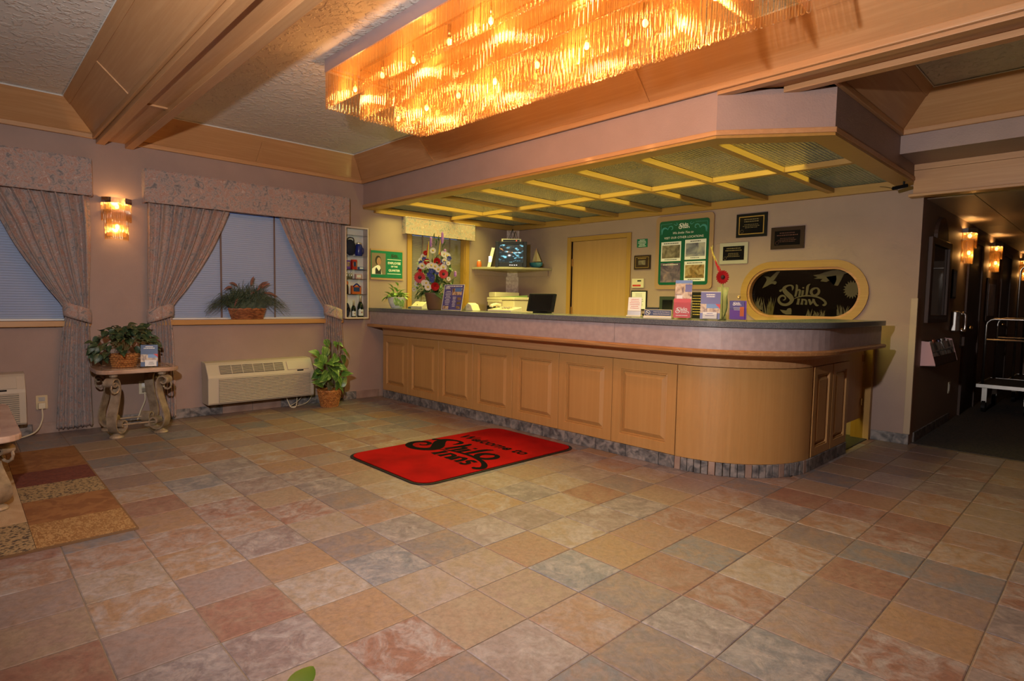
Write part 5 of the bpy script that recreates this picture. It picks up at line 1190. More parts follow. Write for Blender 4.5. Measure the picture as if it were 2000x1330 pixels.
bx(-.30, -.06, -.232, -.222, .03, .15).build('tray_opening', M['black'], cp); bx(-.28, .0, -.34, -.225, .02, .035).build('output_tray', M['cream'], cp, bevel=.004); bx(-.05, .04, -.26, -.222, .05, .2).build('control_column', M['cream'], cp, bevel=.004); bx(-.24, .06, -.27, -.235, .20, .222).build('control_panel', M['cream'], cp, bevel=.003)
for k in range(9): bx(.10 + k * .017, .11 + k * .017, -.2235, -.2205, .05, .07).build('vent_slot', M['beige_d'], cp)
fo = thing('paper_folder', 'green folder lying on top of the copier', 'folder', (-4.34, 4.37, 1.2665), math.radians(-12)); MB().add([(-.12, -.14, 0), (.16, -.14, 0), (.16, .12, 0), (-.12, .12, 0), (-.12, -.14, .006), (.16, -.14, .012), (.16, .12, .03), (-.12, .12, .02)], [(0, 3, 2, 1), (4, 5, 6, 7), (0, 1, 5, 4), (1, 2, 6, 5), (2, 3, 7, 6), (3, 0, 4, 7)]).build('cover', col('sage_folder', (.18, .28, .12), .6), fo); bx(-.10, .14, -.12, .10, .002, .005).build('sheet', M['paper'], fo)
# ------------------------------------------------------------------ things on the counter
zt = ZT + .0005
mo = thing('flat_monitor', 'black flat monitor tilted back behind the counter', 'monitor', (-2.335, 2.80, zt), math.radians(2)); mo.scale = (1.45, 1, 1.0)
def tilt(mb, a, p=(0, 0, 0)): return mb.xf(Matrix.Translation(p) @ Matrix.Rotation(a, 4, 'X') @ Matrix.Translation([-q for q in p]))
tilt(bx(-.125, .105, -.012, .012, .015, .190), math.radians(-14)).build('panel', M['black'], mo, bevel=.004); tilt(bx(-.105, .085, -.0135, -.0125, .032, .175), math.radians(-14)).build('screen', M['blackgloss'], mo); bx(-.07, .05, -.0, .08, 0, .012).build('foot', M['black'], mo); bx(-.03, .01, .03, .05, .012, .08).build('neck', M['black'], mo)
tp = thing('desk_phone', 'cream desk phone behind the counter in front of the copier', 'phone', (-2.83, 2.79, zt), math.radians(3)); tp.scale = (1.5, 1, 1.0); MB().prism([(-.11, -.08, 0), (-.11, .08, 0), (-.11, .08, .05), (-.11, -.08, .022)], (.22, 0, 0)).build('base', M['cream'], tp, bevel=.004); MB().tube(spl([(-.095, -.05, .045), (-.095, -.04, .06), (-.095, .02, .072), (-.095, .07, .062)], 5), .017, 8).build('handset', M['cream'], tp, smooth=True)
for i in range(4):
    for j in range(3): bx(-.02 + i * .025, -.003 + i * .025, -.05 + j * .03, -.03 + j * .03, .036 + j * .005, .041 + j * .005).build('key', M['beige'], tp)
# white flower pot
pp = thing('potted_plant', 'small bright green plant in a white pot on the counter', 'plant', (-4.62, 2.66, zt)); rr = random.Random(21)
MB().lathe([(.062, 0), (.070, .01), (.098, .07), (.112, .128), (.116, .132), (.108, .134), (.098, .115)], n=24).build('pot', M['white'], pp, smooth=True); MB().lathe([(.102, .118), (.01, .122)], n=18).build('soil', M['soil'], pp)
gm = leaf_mesh('leaf', .095, .042, M['green'], .3, .5, 'oval', 5)
for k in range(46):
    a = rr.uniform(0, 2 * PI); r_ = rr.uniform(.0, .11); e_ = rr.uniform(-.25, 1.1); base = Vector((r_ * math.cos(a), r_ * math.sin(a), .13 + (.11 - r_) * .7 * rr.random())); base.x = max(base.x, -.16)
    d = Vector((math.cos(a) * math.cos(e_), math.sin(a) * math.cos(e_), math.sin(e_)))
    if base.x + d.x * .1 < -.24: d.x = abs(d.x)
    link('leaf', gm, pp, leaf_at(base, d, (0, 0, 1), rr.uniform(.7, 1.15), rr.uniform(-.5, .5)))
for (y, z, s_) in ((.01, .20, 1.0), (-.03, .24, .9), (.02, .27, .8), (-.02, .19, 1)): link('leaf', gm, pp, leaf_at((-.02, y * 1.5, z), (y * 3 + .1, -.3, .7), (0, 0, 1), s_)); MB().tube(spl([(0, 0, .12), (-.01, y, z * .8), (-.02, y * 1.5, z)], 4), .0025, 5).build('stalk', M['green'], pp)
for (x, y, z, s_) in ((.11, -.07, .13, 1.0), (.13, -.05, .11, .9), (.12, .0, .11, 1), (.10, -.09, .13, 1), (.14, -.03, .09, .7)): link('leaf', gm, pp, leaf_at((x, y, z), (.4, -.2, -.8), (.5, -.5, .5), s_))
# card reader beside the vase
cr_ = thing('card_printer', 'cream receipt printer with a slate keyboard behind the potted plant', 'printer', (-4.30, 2.81, zt), math.radians(4)); MB().prism([(-.09, -.10, 0), (-.09, .10, 0), (-.09, .10, .10), (-.09, -.03, .085), (-.09, -.10, .03)], (.21, 0, 0)).build('case', M['cream'], cr_, bevel=.005); MB().prism([(-.21, -.05, 0), (-.21, .07, 0), (-.21, .07, .05), (-.21, -.05, .02)], (.11, 0, 0)).build('keyboard', col('slate_plastic', (.10, .12, .15), .4), cr_, bevel=.003); bx(-.07, .10, -.02, .09, .1, .104).build('paper_cover', M['white'], cr_)
MB().sphere((.02, -.088, .05), .005, 6, 5).build('button', M['black'], cr_)
tr = thing('card_terminal', 'cream wedge-shaped card terminal right of the resort sign', 'terminal', (-3.40, 2.82, zt), math.radians(6)); MB().prism([(-.09, -.06, 0), (.09, -.06, 0), (.055, -.06, .065), (.01, -.06, .085), (-.05, -.06, .03)], (0, .12, 0)).build('case', M['cream'], tr, bevel=.006); bx(.0, .035, -.0615, -.0605, .03, .055).build('keypad', M['beige'], tr)
# flower arrangement
fl = thing('flower_arrangement', 'tall arrangement of red, white and blue flowers in a brown vase', 'flowers', (-3.80, 2.64, zt)); rr = random.Random(33)
MB().lathe([(.082, 0), (.09, .01), (.115, .165), (.125, .185), (.115, .188), (.10, .17)], n=26).build('vase', col('brown_clay', (.16, .085, .045), .5), fl, smooth=True)
MB().lathe([(.108, .172), (.02, .18)], n=18).build('foam', M['soil'], fl)
M['petal_w'] = col('white_petal', (.62, .60, .52), .6); M['petal_r'] = col('red_petal', (.42, .008, .010), .55); M['petal_b'] = col('blue_petal', (.05, .07, .26), .6); M['petal_p'] = col('lilac_petal', (.36, .16, .46), .6); M['eye_y'] = col('yellow_eye', (.55, .42, .06), .7); M['eye_d'] = col('dark_eye', (.05, .015, .012), .7)
def flower_mesh(R_, n, w_, m_, cup=.25, layers=1):
    mb = MB()
    for l in range(layers):
        for k in range(n):
            a = 2 * PI * (k + l * .5) / n; r0_, r1_ = R_ * .12, R_ * (1 - .22 * l); ca, sa = math.cos(a), math.sin(a)
            def P(r, o, z): return (r * ca - o * sa, r * sa + o * ca, z + l * R_ * .08)
            mb.add([P(r0_, -w_ * .3, 0), P(r0_, w_ * .3, 0), P(r1_ * .65, w_ * .5, cup * R_ * .5), P(r1_, w_ * .28, cup * R_ * .8), P(r1_, -w_ * .28, cup * R_ * .8), P(r1_ * .65, -w_ * .5, cup * R_ * .5)], [(0, 1, 2, 3, 4, 5)])
    return mb.mesh('flower', m_)
daisy = flower_mesh(.034, 13, .015, M['petal_w'], .25); gerb = flower_mesh(.056, 18, .020, M['petal_r'], .15, 2); carn = flower_mesh(.034, 12, .024, M['petal_r'], .7, 3); blue_f = flower_mesh(.027, 7, .018, M['petal_b'], .5, 2)
eye_y = MB().sphere((0, 0, .006), .012, 10, 6, sz=.6).mesh('flower_eye', M['eye_y'], True); eye_d = MB().sphere((0, 0, .010), .018, 10, 6, sz=.5).mesh('flower_eye', M['eye_d'], True)
CAMD = (Vector((1.5, -1.25, 1.2)) - Vector((-3.8, 2.64, 1.45))).normalized()
# screen layout: crop pixel (1182x1330 over 160x180 px) -> metres in the plane facing the room
def fp(u, v, dep=0.0):
    x = (u - 560) * .1354 / 124.0; z = (1215 - v) * .1354 / 172.0     # along X (wider by foreshortening) and up
    return Vector((x * .72 / .72, -.02 - dep + x * -.0, z))
def stemmed(p, r=.0025): MB().tube(spl([(p.x * .15, p.y * .2, .17), (p.x * .6, p.y * .5, p.z * .6 + .07), (p.x, p.y + .012, p.z)], 4), r, 5).build('stem', M['dgreen'], fl)
def bloom(me, eye, u, v, dep, s_, tiltv=(0, 0, 0)):
    p = fp(u, v, dep); n_ = (CAMD + Vector((p.x * .8, 0, (p.z - .45) * .5)) + Vector(tiltv)).normalized(); q = n_.to_track_quat('Z', 'Y').to_matrix().to_4x4()
    o = link('flower', me, fl, Matrix.Translation(p) @ q @ Matrix.Scale(s_, 4))
    if eye: link('flower_eye', eye, o)
    stemmed(p)
for u, v, d, s_ in ((560, 388, .02, 1.0), (410, 462, .03, .95), (330, 510, .0, 1.0), (345, 580, .03, .9), (440, 600, .07, 1.15), (715, 440, .0, 1.0), (765, 455, .03, 1.0), (800, 475, .02, 1.0), (790, 545, .05, .85), (850, 580, .05, .7), (810, 635, .08, 1.1), (600, 610, .10, 1.0), (650, 605, .11, 1.05), (700, 620, .10, 1.05), (740, 660, .09, 1.0), (380, 810, .08, .9), (320, 850, .05, .9), (300, 800, .03, .8), (270, 930, .05, .7), (540, 840, .12, 1.0), (590, 845, .13, 1.0), (620, 900, .13, 1.15), (760, 735, .08, .7), (870, 790, .06, .7)): bloom(daisy, eye_y, u, v, d, s_)
for u, v, d, s_ in ((480, 765, .13, 1.15), (825, 725, .09, .9)): bloom(gerb, eye_d, u, v, d, s_)
for u, v, d, s_ in ((495, 545, .05, 1.0), (665, 545, .05, 1.1), (700, 890, .10, 1.3), (430, 665, .09, .6), (435, 415, .02, .8), (560, 615, .05, .6), (740, 595, .04, .7), (665, 440, .0, .5)): bloom(carn, None, u, v, d, s_)
for u, v, d, s_ in ((420, 500, .03, 1.0), (390, 550, .05, 1.0), (380, 640, .06, 1.0), (850, 515, .04, 1.0), (785, 580, .05, 1.0), (640, 670, .10, 1.2), (620, 730, .11, 1.3), (660, 770, .11, 1.3), (700, 700, .08, 1.0), (400, 740, .07, 1.1), (660, 810, .11, 1.0), (730, 550, .03, .8)): bloom(blue_f, None, u, v, d, s_)
for u, v, l in ((500, 235, .075), (692, 190, .085), (735, 400, .04), (905, 710, .04)):
    p = fp(u, v, 0); MB().tube([p - Vector((0, 0, l)), p - Vector((0, 0, l * .5)), p + Vector((0, 0, l * .3)), p + Vector((0, 0, l * .5))], [.010, .016, .013, .004], 7).build('flower_spike', M['petal_p'], fl); stemmed(p - Vector((0, 0, l)))
for u0, v0, u1, v1, m_ in ((660, 450, 662, 240, 'eye_y'), (470, 480, 462, 250, 'eye_y'), (560, 700, 555, 420, 'eye_y'), (455, 420, 450, 290, 'petal_r')):
    a, b = fp(u0, v0, .02), fp(u1, v1, .0); MB().tube([a, b], [.008, .004], 6).build('bud_stalk', M[m_], fl)
lf = leaf_mesh('leaf', .085, .028, M['dgreen'], .3, .4, 'oval', 4)
for k in range(200):
    u, v = rr.uniform(330, 820), rr.uniform(480, 960); c = abs(u - 560) / 330
    if v < 480 + c * 150: continue
    p = fp(u, v, rr.uniform(-.07, .06)); d = Vector((p.x + rr.uniform(-.25, .25), rr.uniform(-.35, .0), rr.uniform(-.4, .35))); link('leaf', lf, fl, leaf_at(p, d, (0, -.4, 1), rr.uniform(.7, 1.2), rr.uniform(-.6, .6)))
for k in range(26):
    sg = -1 if k < 17 else 1; p = fp(560 + sg * rr.uniform(60, 200), rr.uniform(930, 1010), rr.uniform(-.02, .08)); d = Vector((sg * 1.0, rr.uniform(-.4, .1), rr.uniform(-.45, .0))); link('leaf', lf, fl, leaf_at(p, d, (0, -.3, 1), rr.uniform(.9, 1.5), rr.uniform(-.5, .5)))
for u, v in ((560, 215), (600, 280), (720, 330), (700, 360), (640, 260), (520, 300), (590, 330)): link('leaf', lf, fl, leaf_at(fp(u, v, 0), (rr.uniform(-.4, .4), -.2, 1), (0, -1, .2), rr.uniform(.6, .9))); stemmed(fp(u, v + 20, 0), .0018)
# sign holders on the counter
def standee(name, label, cat, x, y, w_, h_, rz, back=.05, parts=None, lean=10):
    t = thing(name, label, cat, (x, y, zt), rz); m = WM[t.name] @ Matrix.Rotation(math.radians(90 - lean), 4, 'X')
    MB().prism([(-w_ / 2 - .004, -.012, 0), (w_ / 2 + .004, -.012, 0), (w_ / 2 + .004, back, 0), (-w_ / 2 - .004, back, 0)], (0, 0, .004)).build('base', M['acrylic'], t)
    flat(t, m, -w_ / 2 - .004, .005, w_ / 2 + .004, h_ + .004, -.003, M['acrylic'], 'back_plate', .002)
    return t, m
t, m = standee('resort_sign', 'purple resort flyer in a clear stand beside the flower vase', 'sign', -3.335, 2.50, .31, .27, math.radians(3))
flat(t, m, -.155, .007, .155, .272, .0, M['purple'], 'flyer', .001); flat(t, m, -.02, .165, .13, .235, .0012, M['pic5'], 'photo', .0005); flat(t, m, .02, .20, .12, .24, .0018, M['skyb'], 'photo_sky', .0003)
for k in range(3): flat(t, m, .07, .022 + k * .045, .13, .05 + k * .045, .0012, M['pic4'], 'photo', .0005)
flat(t, m, -.14, .015, -.05, .05, .0012, M['pic5'], 'photo', .0005); lines(t, m, -.13, -.03, .20, 9, .017, .006, .0014, M['wink'], 60); lines(t, m, -.01, .06, .14, 7, .016, .006, .0014, M['wink'], 61); lines(t, m, -.13, .13, .252, 1, .02, .01, .0014, M['wink'], 62)
logo(m @ Matrix.Translation((-.135, .228, 0)), .075, M['wink'], t, True, .0014)
for a, b, c, d in ((-.158, .003, -.152, .276), (.152, .003, .158, .276), (-.152, .003, .152, .008), (-.152, .271, .152, .276)): flat(t, m, a, b, c, d, .0005, M['white'], 'edge_strip', .002)
t, m = standee('card_notice', 'white printed notice in a small stand, leftmost of the counter cards', 'sign', -1.14, 2.60, .105, .16, math.radians(20))
flat(t, m, -.052, .052, .052, .158, .0, M['paper'], 'sheet', .001); lines(t, m, -.04, .04, .14, 6, .014, .004, .0014, M['red'], 63); flat(t, m, -.052, .01, .052, .05, .0, M['steel'], 'lower_plate', .001); bx(-.058, .058, -.02, .05, .004, .016).build('ivory_base', M['cream'], t, bevel=.003)
t = thing('business_card_bin', 'black plastic tray behind the white printed notice', 'tray', (-1.10, 2.77, zt), math.radians(20)); MB().prism([(-.055, -.04, 0), (-.055, .05, 0), (-.055, .06, .08), (-.055, .045, .08), (-.055, .035, .012), (-.055, -.05, .03)], (.11, 0, 0)).build('tray_body', M['black'], t, bevel=.003); bx(-.045, .045, -.01, .02, .02, .035).build('card_stack', M['paper'], t)
t = thing('smoke_free_sign', 'blue smoke-free thank-you block sign on an ivory base', 'sign', (-.905, 2.57, zt), math.radians(22)); MB().prism([(-.105, -.03, 0), (-.105, .03, 0), (-.105, .03, .016), (-.105, -.03, .016)], (.21, 0, 0)).build('ivory_base', M['cream'], t, bevel=.002)
MB().prism([(-.10, -.022, .016), (-.10, .015, .016), (-.10, .022, .065), (-.10, -.006, .065)], (.20, 0, 0)).build('block', M['cream'], t); mm = WM[t.name] @ Matrix.Translation((0, -.0145, .0405)) @ Matrix.Rotation(math.radians(72), 4, 'X')
flat(t, mm, -.098, -.022, .098, .022, .0, M['navy'], 'blue_face', .001); put_text('Thank You for Honoring our', mm @ Matrix.Translation((.028, .008, 0)), M['wink'], t, width=.12, z=.0014); put_text('Smoke-Free Environment!', mm @ Matrix.Translation((.028, -.008, 0)), M['wink'], t, width=.12, z=.0014)
ring = [(-.072 + .016 * math.cos(a), .016 * math.sin(a), .0016) for a in [2 * PI * k / 16 for k in range(16)]]; MB().tube(ring, .0015, 4, closed=True).tube([(-.083, .011, .0016), (-.061, -.011, .0016)], .0015, 4).tube([(-.082, 0, .0016), (-.062, 0, .0016)], .0012, 4).build('no_smoking_mark', M['wink'], t, m=world_mat(t).inverted() @ mm)
t = thing('tape_dispenser', 'yellow tape dispenser behind the blue smoke-free sign', 'dispenser', (-.80, 2.70, zt), math.radians(20)); MB().prism([(-.05, -.012, 0), (.05, -.012, 0), (.055, -.012, .03), (.02, -.012, .03), (-.0, -.012, .055), (-.035, -.012, .055), (-.05, -.012, .03)], (0, .024, 0)).build('body', col('yellow_plastic', (.62, .50, .12), .4), t, bevel=.003); MB().tube([(-.015 + .02 * math.cos(a), 0, .032 + .018 * math.sin(a)) for a in [2 * PI * k / 14 for k in range(14)]], .004, 5, closed=True).build('tape_roll', M['cream'], t)
t, m = standee('brochure_stand', 'tall red and blue brochures in a clear stand on the counter', 'brochure holder', -.70, 2.565, .125, .285, math.radians(24), .06)
flat(t, m, -.058, .012, .060, .285, .004, M['pic5'], 'brochure', .004); flat(t, m, -.058, .262, .060, .285, .0082, M['skyb'], 'brochure_header', .0006); flat(t, m, .012, .20, .058, .255, .0082, M['purple'], 'brochure_photo', .0005); flat(t, m, -.045, .14, -.005, .175, .0082, M['paper'], 'brochure_photo', .0005)
flat(t, m, -.062, .008, .056, .148, .014, M['red'], 'front_brochure', .004); logo(m @ Matrix.Translation((-.048, .042, 0)), .095, M['wink'], t, True, .0184); lines(t, m, -.045, .04, .022, 1, .01, .005, .0184, M['wink'], 70); flat(t, m, -.066, .004, .068, .12, .021, M['acrylic'], 'front_pocket', .0015)
for a in (-.068, .064): flat(t, m, a, .004, a + .003, .14, -.002, M['acrylic'], 'pocket_side', .024)
t, m = standee('resort_flyer', 'purple hotel flyer with a mountain photo in a clear stand', 'sign', -.505, 2.60, .155, .205, math.radians(24)); t.scale = (.86, 1, 1)
flat(t, m, -.077, .007, .077, .20, .0, M['purple'], 'flyer', .001); flat(t, m, -.077, .05, .077, .115, .0012, M['pic5'], 'photo', .0005); flat(t, m, -.03, .085, .077, .115, .0018, M['skyb'], 'photo_sky', .0003); MB().add([(.04, .115, .0023), (.077, .115, .0023), (.077, .08, .0023)], [(0, 2, 1)]).build('red_corner', M['red'], t, m=world_mat(t).inverted() @ m); lines(t, m, -.05, .05, .178, 2, .014, .008, .0014, M['wink'], 71); flat(t, m, -.055, .008, .055, .055, .010, M['paper'], 'card_stack', .008); lines(t, m, -.04, .04, .042, 2, .015, .005, .0184, M['purple'], 72); flat(t, m, -.077, .2, .077, .204, .0, M['white'], 'top_edge', .002); flat(t, m, -.06, .005, .06, .04, .02, M['acrylic'], 'card_pocket', .0015)
# gerbera vase
gv = thing('glass_vase', 'clear faceted vase with a red gerbera and a gladiolus stem', 'vase', (-.487, 2.745, zt)); vp = [(.022, 0), (.030, .004), (.024, .05), (.028, .13), (.036, .205), (.042, .235)]
M['crystal'] = glassy('crystal_glass', (.88, .88, .82), .5, .08, (.85, .85, .78), .35); MB().lathe(vp, n=12, cap=False).build('vase_body', M['crystal'], gv, smooth=False); MB().lathe([(.03, 0), (.03, .006), (.022, .010)], n=12).build('vase_foot', M['crystal'], gv)
p = Vector((.0, -.02, .306)); q = CAMD.to_track_quat('Z', 'Y').to_matrix().to_4x4(); o = link('flower', gerb, gv, Matrix.Translation(p) @ q @ Matrix.Scale(.88, 4)); link('flower_eye', eye_d, o)
MB().tube(spl([(0, 0, .01), (.0, .002, .15), (0, -.01, .30)], 5), .003, 6).build('stem', M['green'], gv); g2 = spl([(.0, .005, .01), (-.015, .01, .24), (-.06, .02, .40), (-.10, .02, .49), (-.104, .02, .54)], 6); MB().tube(g2, .0035, 6).build('gladiolus_stem', col('yellow_green_stem', (.45, .42, .10), .5), gv)
for k, (x, z, s_, mt) in enumerate(((-.036, .345, .55, 'petal_r'), (-.052, .375, .42, 'petal_r'), (-.066, .405, .34, 'petal_r'), (-.080, .44, .30, 'eye_y'), (-.094, .475, .28, 'eye_y'), (-.104, .51, .26, 'eye_y'))): MB().tube([(x, .018, z - .05 * s_), (x - .004, .014, z + .03 * s_), (x - .01, .012, z + .08 * s_)], [.004 * s_ + .002, .016 * s_ + .001, .004 * s_], 7).build('gladiolus_bud', M[mt], gv)
lv = spl([(.01, 0, .01), (.03, .01, .09), (.02, .02, .17)], 4); MB().tube(lv, .004, 5).build('leaf_stalk', M['dgreen'], gv)
t, m = standee('purple_brochures', 'violet brochures in a clear holder, rightmost on the counter', 'brochure holder', -.335, 2.67, .115, .19, math.radians(30), .06)
flat(t, m, -.045, .008, .055, .14, .004, M['violet'], 'back_brochure', .004); flat(t, m, -.055, .008, .042, .138, .012, M['purple'], 'brochure', .004); flat(t, m, -.055, .008, .042, .075, .0162, M['violet'], 'brochure_wave', .0005); flat(t, m, .012, .03, .038, .095, .0168, M['orange'], 'brochure_photo', .0004); logo(m @ Matrix.Translation((-.035, .105, 0)), .055, M['wink'], t, True, .0168); lines(t, m, -.04, .025, .085, 2, .012, .004, .0168, M['wink'], 73); flat(t, m, -.062, .004, .062, .085, .020, M['acrylic'], 'front_pocket', .0015)
MB().sphere((.0, .0, .0), .012, 10, 6, sz=.4).build('gold_sticker', M['gold'], t, m=world_mat(t).inverted() @ m @ Matrix.Translation((.005, .165, .002)))
# ------------------------------------------------------------------ hall
for (y, lab) in ((6.71, 'lit glass-rod sconce in the hall above the wall phone, nearest of the hall sconces'), (8.60, 'second lit glass-rod sconce along the hall wall'), (11.7, 'farthest lit glass-rod sconce down the hall')):
    sconce((XH, y, 2.075), 0, lab, 5.0, 'glass-rod wall sconces')
XHW = lambda y, z, d=.001: frame((XH + d, y, z), (0, 1, 0), (0, 0, 1))
mi = thing('arched_mirror', 'dark wooden arch-topped mirror on the hall wall', 'mirror', (XH, 5.55, 1.08))
y0, y1 = 5.12, 5.98
for a, b in ((y0, y0 + .09), (y1 - .09, y1)): bx(XH + .001, XH + .035, a, b, 1.08, 1.86).build('stile', M['darkwood'], mi, world=True, bevel=.004)
for a, b in ((1.08, 1.15), (1.80, 1.86)): bx(XH + .001, XH + .035, y0 + .09, y1 - .09, a, b).build('rail', M['darkwood'], mi, world=True, bevel=.004)
MB().prism([(XH + .001, 5.55 + .24 * math.cos(a), 1.86 + .21 * math.sin(a)) for a in [PI * k / 16 for k in range(17)]], (.03, 0, 0)).build('arched_crest', M['darkwood'], mi, world=True)
bx(XH + .006, XH + .012, y0 + .09, y1 - .09, 1.15, 1.80).build('mirror_glass', mat('dim_mirror', (.35, .35, .34), .05, 1.0), mi, world=True)
def hall_door(i, y0, y1):
    d = thing('door_%d' % i, None, None, (XH, y0, 0), kind='structure'); bx(XH + .001, XH + .012, y0 + .06, y1 - .06, .01, 1.98).build('door_leaf', M['darkwood'], d, world=True)
    for a, b in ((y0, y0 + .06), (y1 - .06, y1)): bx(XH + .001, XH + .025, a, b, 0, 2.04).build('casing', M['darkwood'], d, world=True)
    bx(XH + .001, XH + .025, y0 + .06, y1 - .06, 1.98, 2.04).build('casing', M['darkwood'], d, world=True); MB().sphere((XH + .05, y0 + .13, 1.0), .028, 10, 7).build('door_knob', M['brass'], d, world=True, smooth=True)
hall_door(2, 7.0, 7.95); hall_door(3, 9.55, 10.5)
pc = thing('framed_picture', 'dark framed picture under the second hall sconce', 'picture', (XH, 8.75, 1.06)); flat(pc, XHW(8.75, 1.34), -.35, -.28, .35, .28, 0, M['darkwood'], 'picture_frame', .02); flat(pc, XHW(8.75, 1.34), -.28, -.21, .28, .21, .02, M['pic3'], 'print', .002)
nt_ = thing('notice_frame', 'small dark framed notice between the arched mirror and the hall sconce', 'frame', (XH, 6.4, 1.3)); flat(nt_, XHW(6.33, 1.47), -.10, -.15, .10, .15, 0, M['black'], 'frame_border', .012); flat(nt_, XHW(6.33, 1.47), -.08, -.13, .08, .13, .012, M['blackgloss'], 'sheet', .001)
wp = thing('wall_phone', 'chrome and ivory courtesy phone on the hall wall', 'phone', (XH, 6.42, .96)); bx(XH + .001, XH + .055, 6.32, 6.47, .975, 1.19).build('phone_body', M['steel'], wp, world=True, bevel=.012)
MB().tube(spl([(XH + .065, 6.45, 1.16), (XH + .10, 6.45, 1.16), (XH + .105, 6.45, 1.08), (XH + .10, 6.45, .99), (XH + .065, 6.45, .99)], 5), [.02, .022, .02, .018, .016, .015, .014, .014, .014, .014, .014, .014, .014, .015, .016, .018, .02, .021, .022, .021, .02], 10).build('handset', M['chrome'], wp, world=True, smooth=True)
MB().tube([(XH + .075 + .010 * math.cos(k * 1.2), 6.46 + .010 * math.sin(k * 1.2), .975 - k * .0028) for k in range(64)], .0022, 5).build('coiled_cord', M['black'], wp, world=True)
rk = thing('brochure_rack', 'pink wall rack of brochures with clear pockets in the hall', 'rack', (XH, 5.6, .69)); y0, y1 = 5.10, 6.10
prof = [(0, .69), (.115, .70), (.06, .912), (0, .915)]
for a in (y0, y1 - .015): MB().prism([(XH + .001 + x, a, z) for x, z in prof], (0, .015, 0)).build('end_panel', M['pinkb'], rk, world=True)
bx(XH + .001, XH + .112, y0 + .015, y1 - .015, .69, .705).build('bottom_board', M['darkwood'], rk, world=True); bx(XH + .001, XH + .012, y0 + .015, y1 - .015, .705, .91).build('back_board', M['darkwood'], rk, world=True)
MB().prism([(XH + .113, y0 + .015, .702), (XH + .109, y0 + .015, .702), (XH + .090, y0 + .015, .775), (XH + .095, y0 + .015, .775)], (0, y1 - y0 - .03, 0)).build('front_lip', M['darkwood'], rk, world=True)
for k in range(8):
    ya = y0 + .025 + k * (y1 - y0 - .05) / 8; yb_ = ya + (y1 - y0 - .05) / 8 - .012
    MB().prism([(XH + .088, ya, .777), (XH + .092, ya, .777), (XH + .066, ya, .90), (XH + .062, ya, .90)], (0, yb_ - ya, 0)).build('clear_pocket', M['acrylic'], rk, world=True)
    br = thing('brochure', '%s brochure in the hall wall rack, %s from the near end' % (('violet', 'white', 'orange', 'white')[k % 4], ('first', 'second', 'third', 'fourth', 'fifth', 'sixth', 'seventh', 'eighth')[k]), 'brochure', (XH + .05, (ya + yb_) / 2, .706), group='brochures in the hall rack'); MB().prism([(-.005, -(yb_ - ya) * .42, 0), (.012, -(yb_ - ya) * .42, 0), (-.012, -(yb_ - ya) * .42, .19 + .012 * (k % 3)), (-.022, -(yb_ - ya) * .42, .19 + .012 * (k % 3))], (0, (yb_ - ya) * .84, 0)).build('brochure_fold', (M['purple'], M['paper'], M['orange'], M['paper'])[k % 4], br)
    lines(br, WM[br.name] @ frame((.006, 0, 0), (0, 1, 0), (-.12, 0, 1)), -.03, .03, .16, 2, .02, .008, .006, M['ink'], 80 + k)
ot = thing('wall_outlet', 'ivory outlet low on the dark hall wall', 'outlet', (XH, 6.45, .31)); bx(XH + .001, XH + .008, 6.41, 6.49, .31, .43).build('cover_plate', M['cream'], ot, world=True, bevel=.002); bx(XH + .008, XH + .010, 6.43, 6.47, .335, .405).build('socket_face', M['white'], ot, world=True)
def cart(x0, y0, w_, l_, zd, ztop, label, bars):
    c = thing('luggage_cart', label, 'cart', (x0 + w_ / 2, y0 + l_ / 2, .004))
    bx(x0, x0 + w_, y0, y0 + l_, zd - .03, zd).build('deck', M['carpet'], c, world=True); hollow(x0 - .012, x0 + w_ + .012, y0 - .012, y0 + l_ + .012, zd - .036, zd + .004, .012).build('deck_rim', M['steel'], c, world=True)
    for yy in (y0 + .04, y0 + l_ - .04):
        r_ = .07; pts = [(x0 + .04, yy, zd), (x0 + .04, yy, ztop - r_)] + [(x0 + .04 + r_ - r_ * math.cos(a), yy, ztop - r_ + r_ * math.sin(a)) for a in (.5, 1.05, PI / 2)] + [(x0 + w_ - .04 - r_ + r_ * math.sin(a), yy, ztop - r_ + r_ * math.cos(a)) for a in (0, .5, 1.05)] + [(x0 + w_ - .04, yy, ztop - r_), (x0 + w_ - .04, yy, zd)]
        MB().tube(pts, .014, 8).build('hoop', M['steel'], c, world=True, smooth=True)
        for zz in bars: MB().tube([(x0 + .04, yy, zz), (x0 + w_ - .04, yy, zz)], .011, 8).build('cross_bar', M['steel'], c, world=True)
    for xx in (x0 + .06, x0 + w_ - .06):
        for yy in (y0 + .08, y0 + l_ - .08):
            wv = MB().tube([(xx - .018, yy, .072), (xx + .018, yy, .072)], .068, 14).build('wheel', M['black'], c, world=True); MB().box(xx - .026, xx + .026, yy - .02, yy + .02, .13, zd - .037).build('caster_fork', M['steel'], wv, m=world_mat(c).inverted() if False else None, world=False) if False else bx(xx - .024, xx + .024, yy - .015, yy + .015, .12, zd - .036).build('caster_fork', M['steel'], c, world=True)
cart(.36, 7.45, .50, .95, .335, 1.10, 'low steel luggage cart standing in the dark hall', (.86,))
cart(.50, 8.75, .52, .95, .30, 1.78, 'tall steel luggage cart behind the low one in the hall', ())
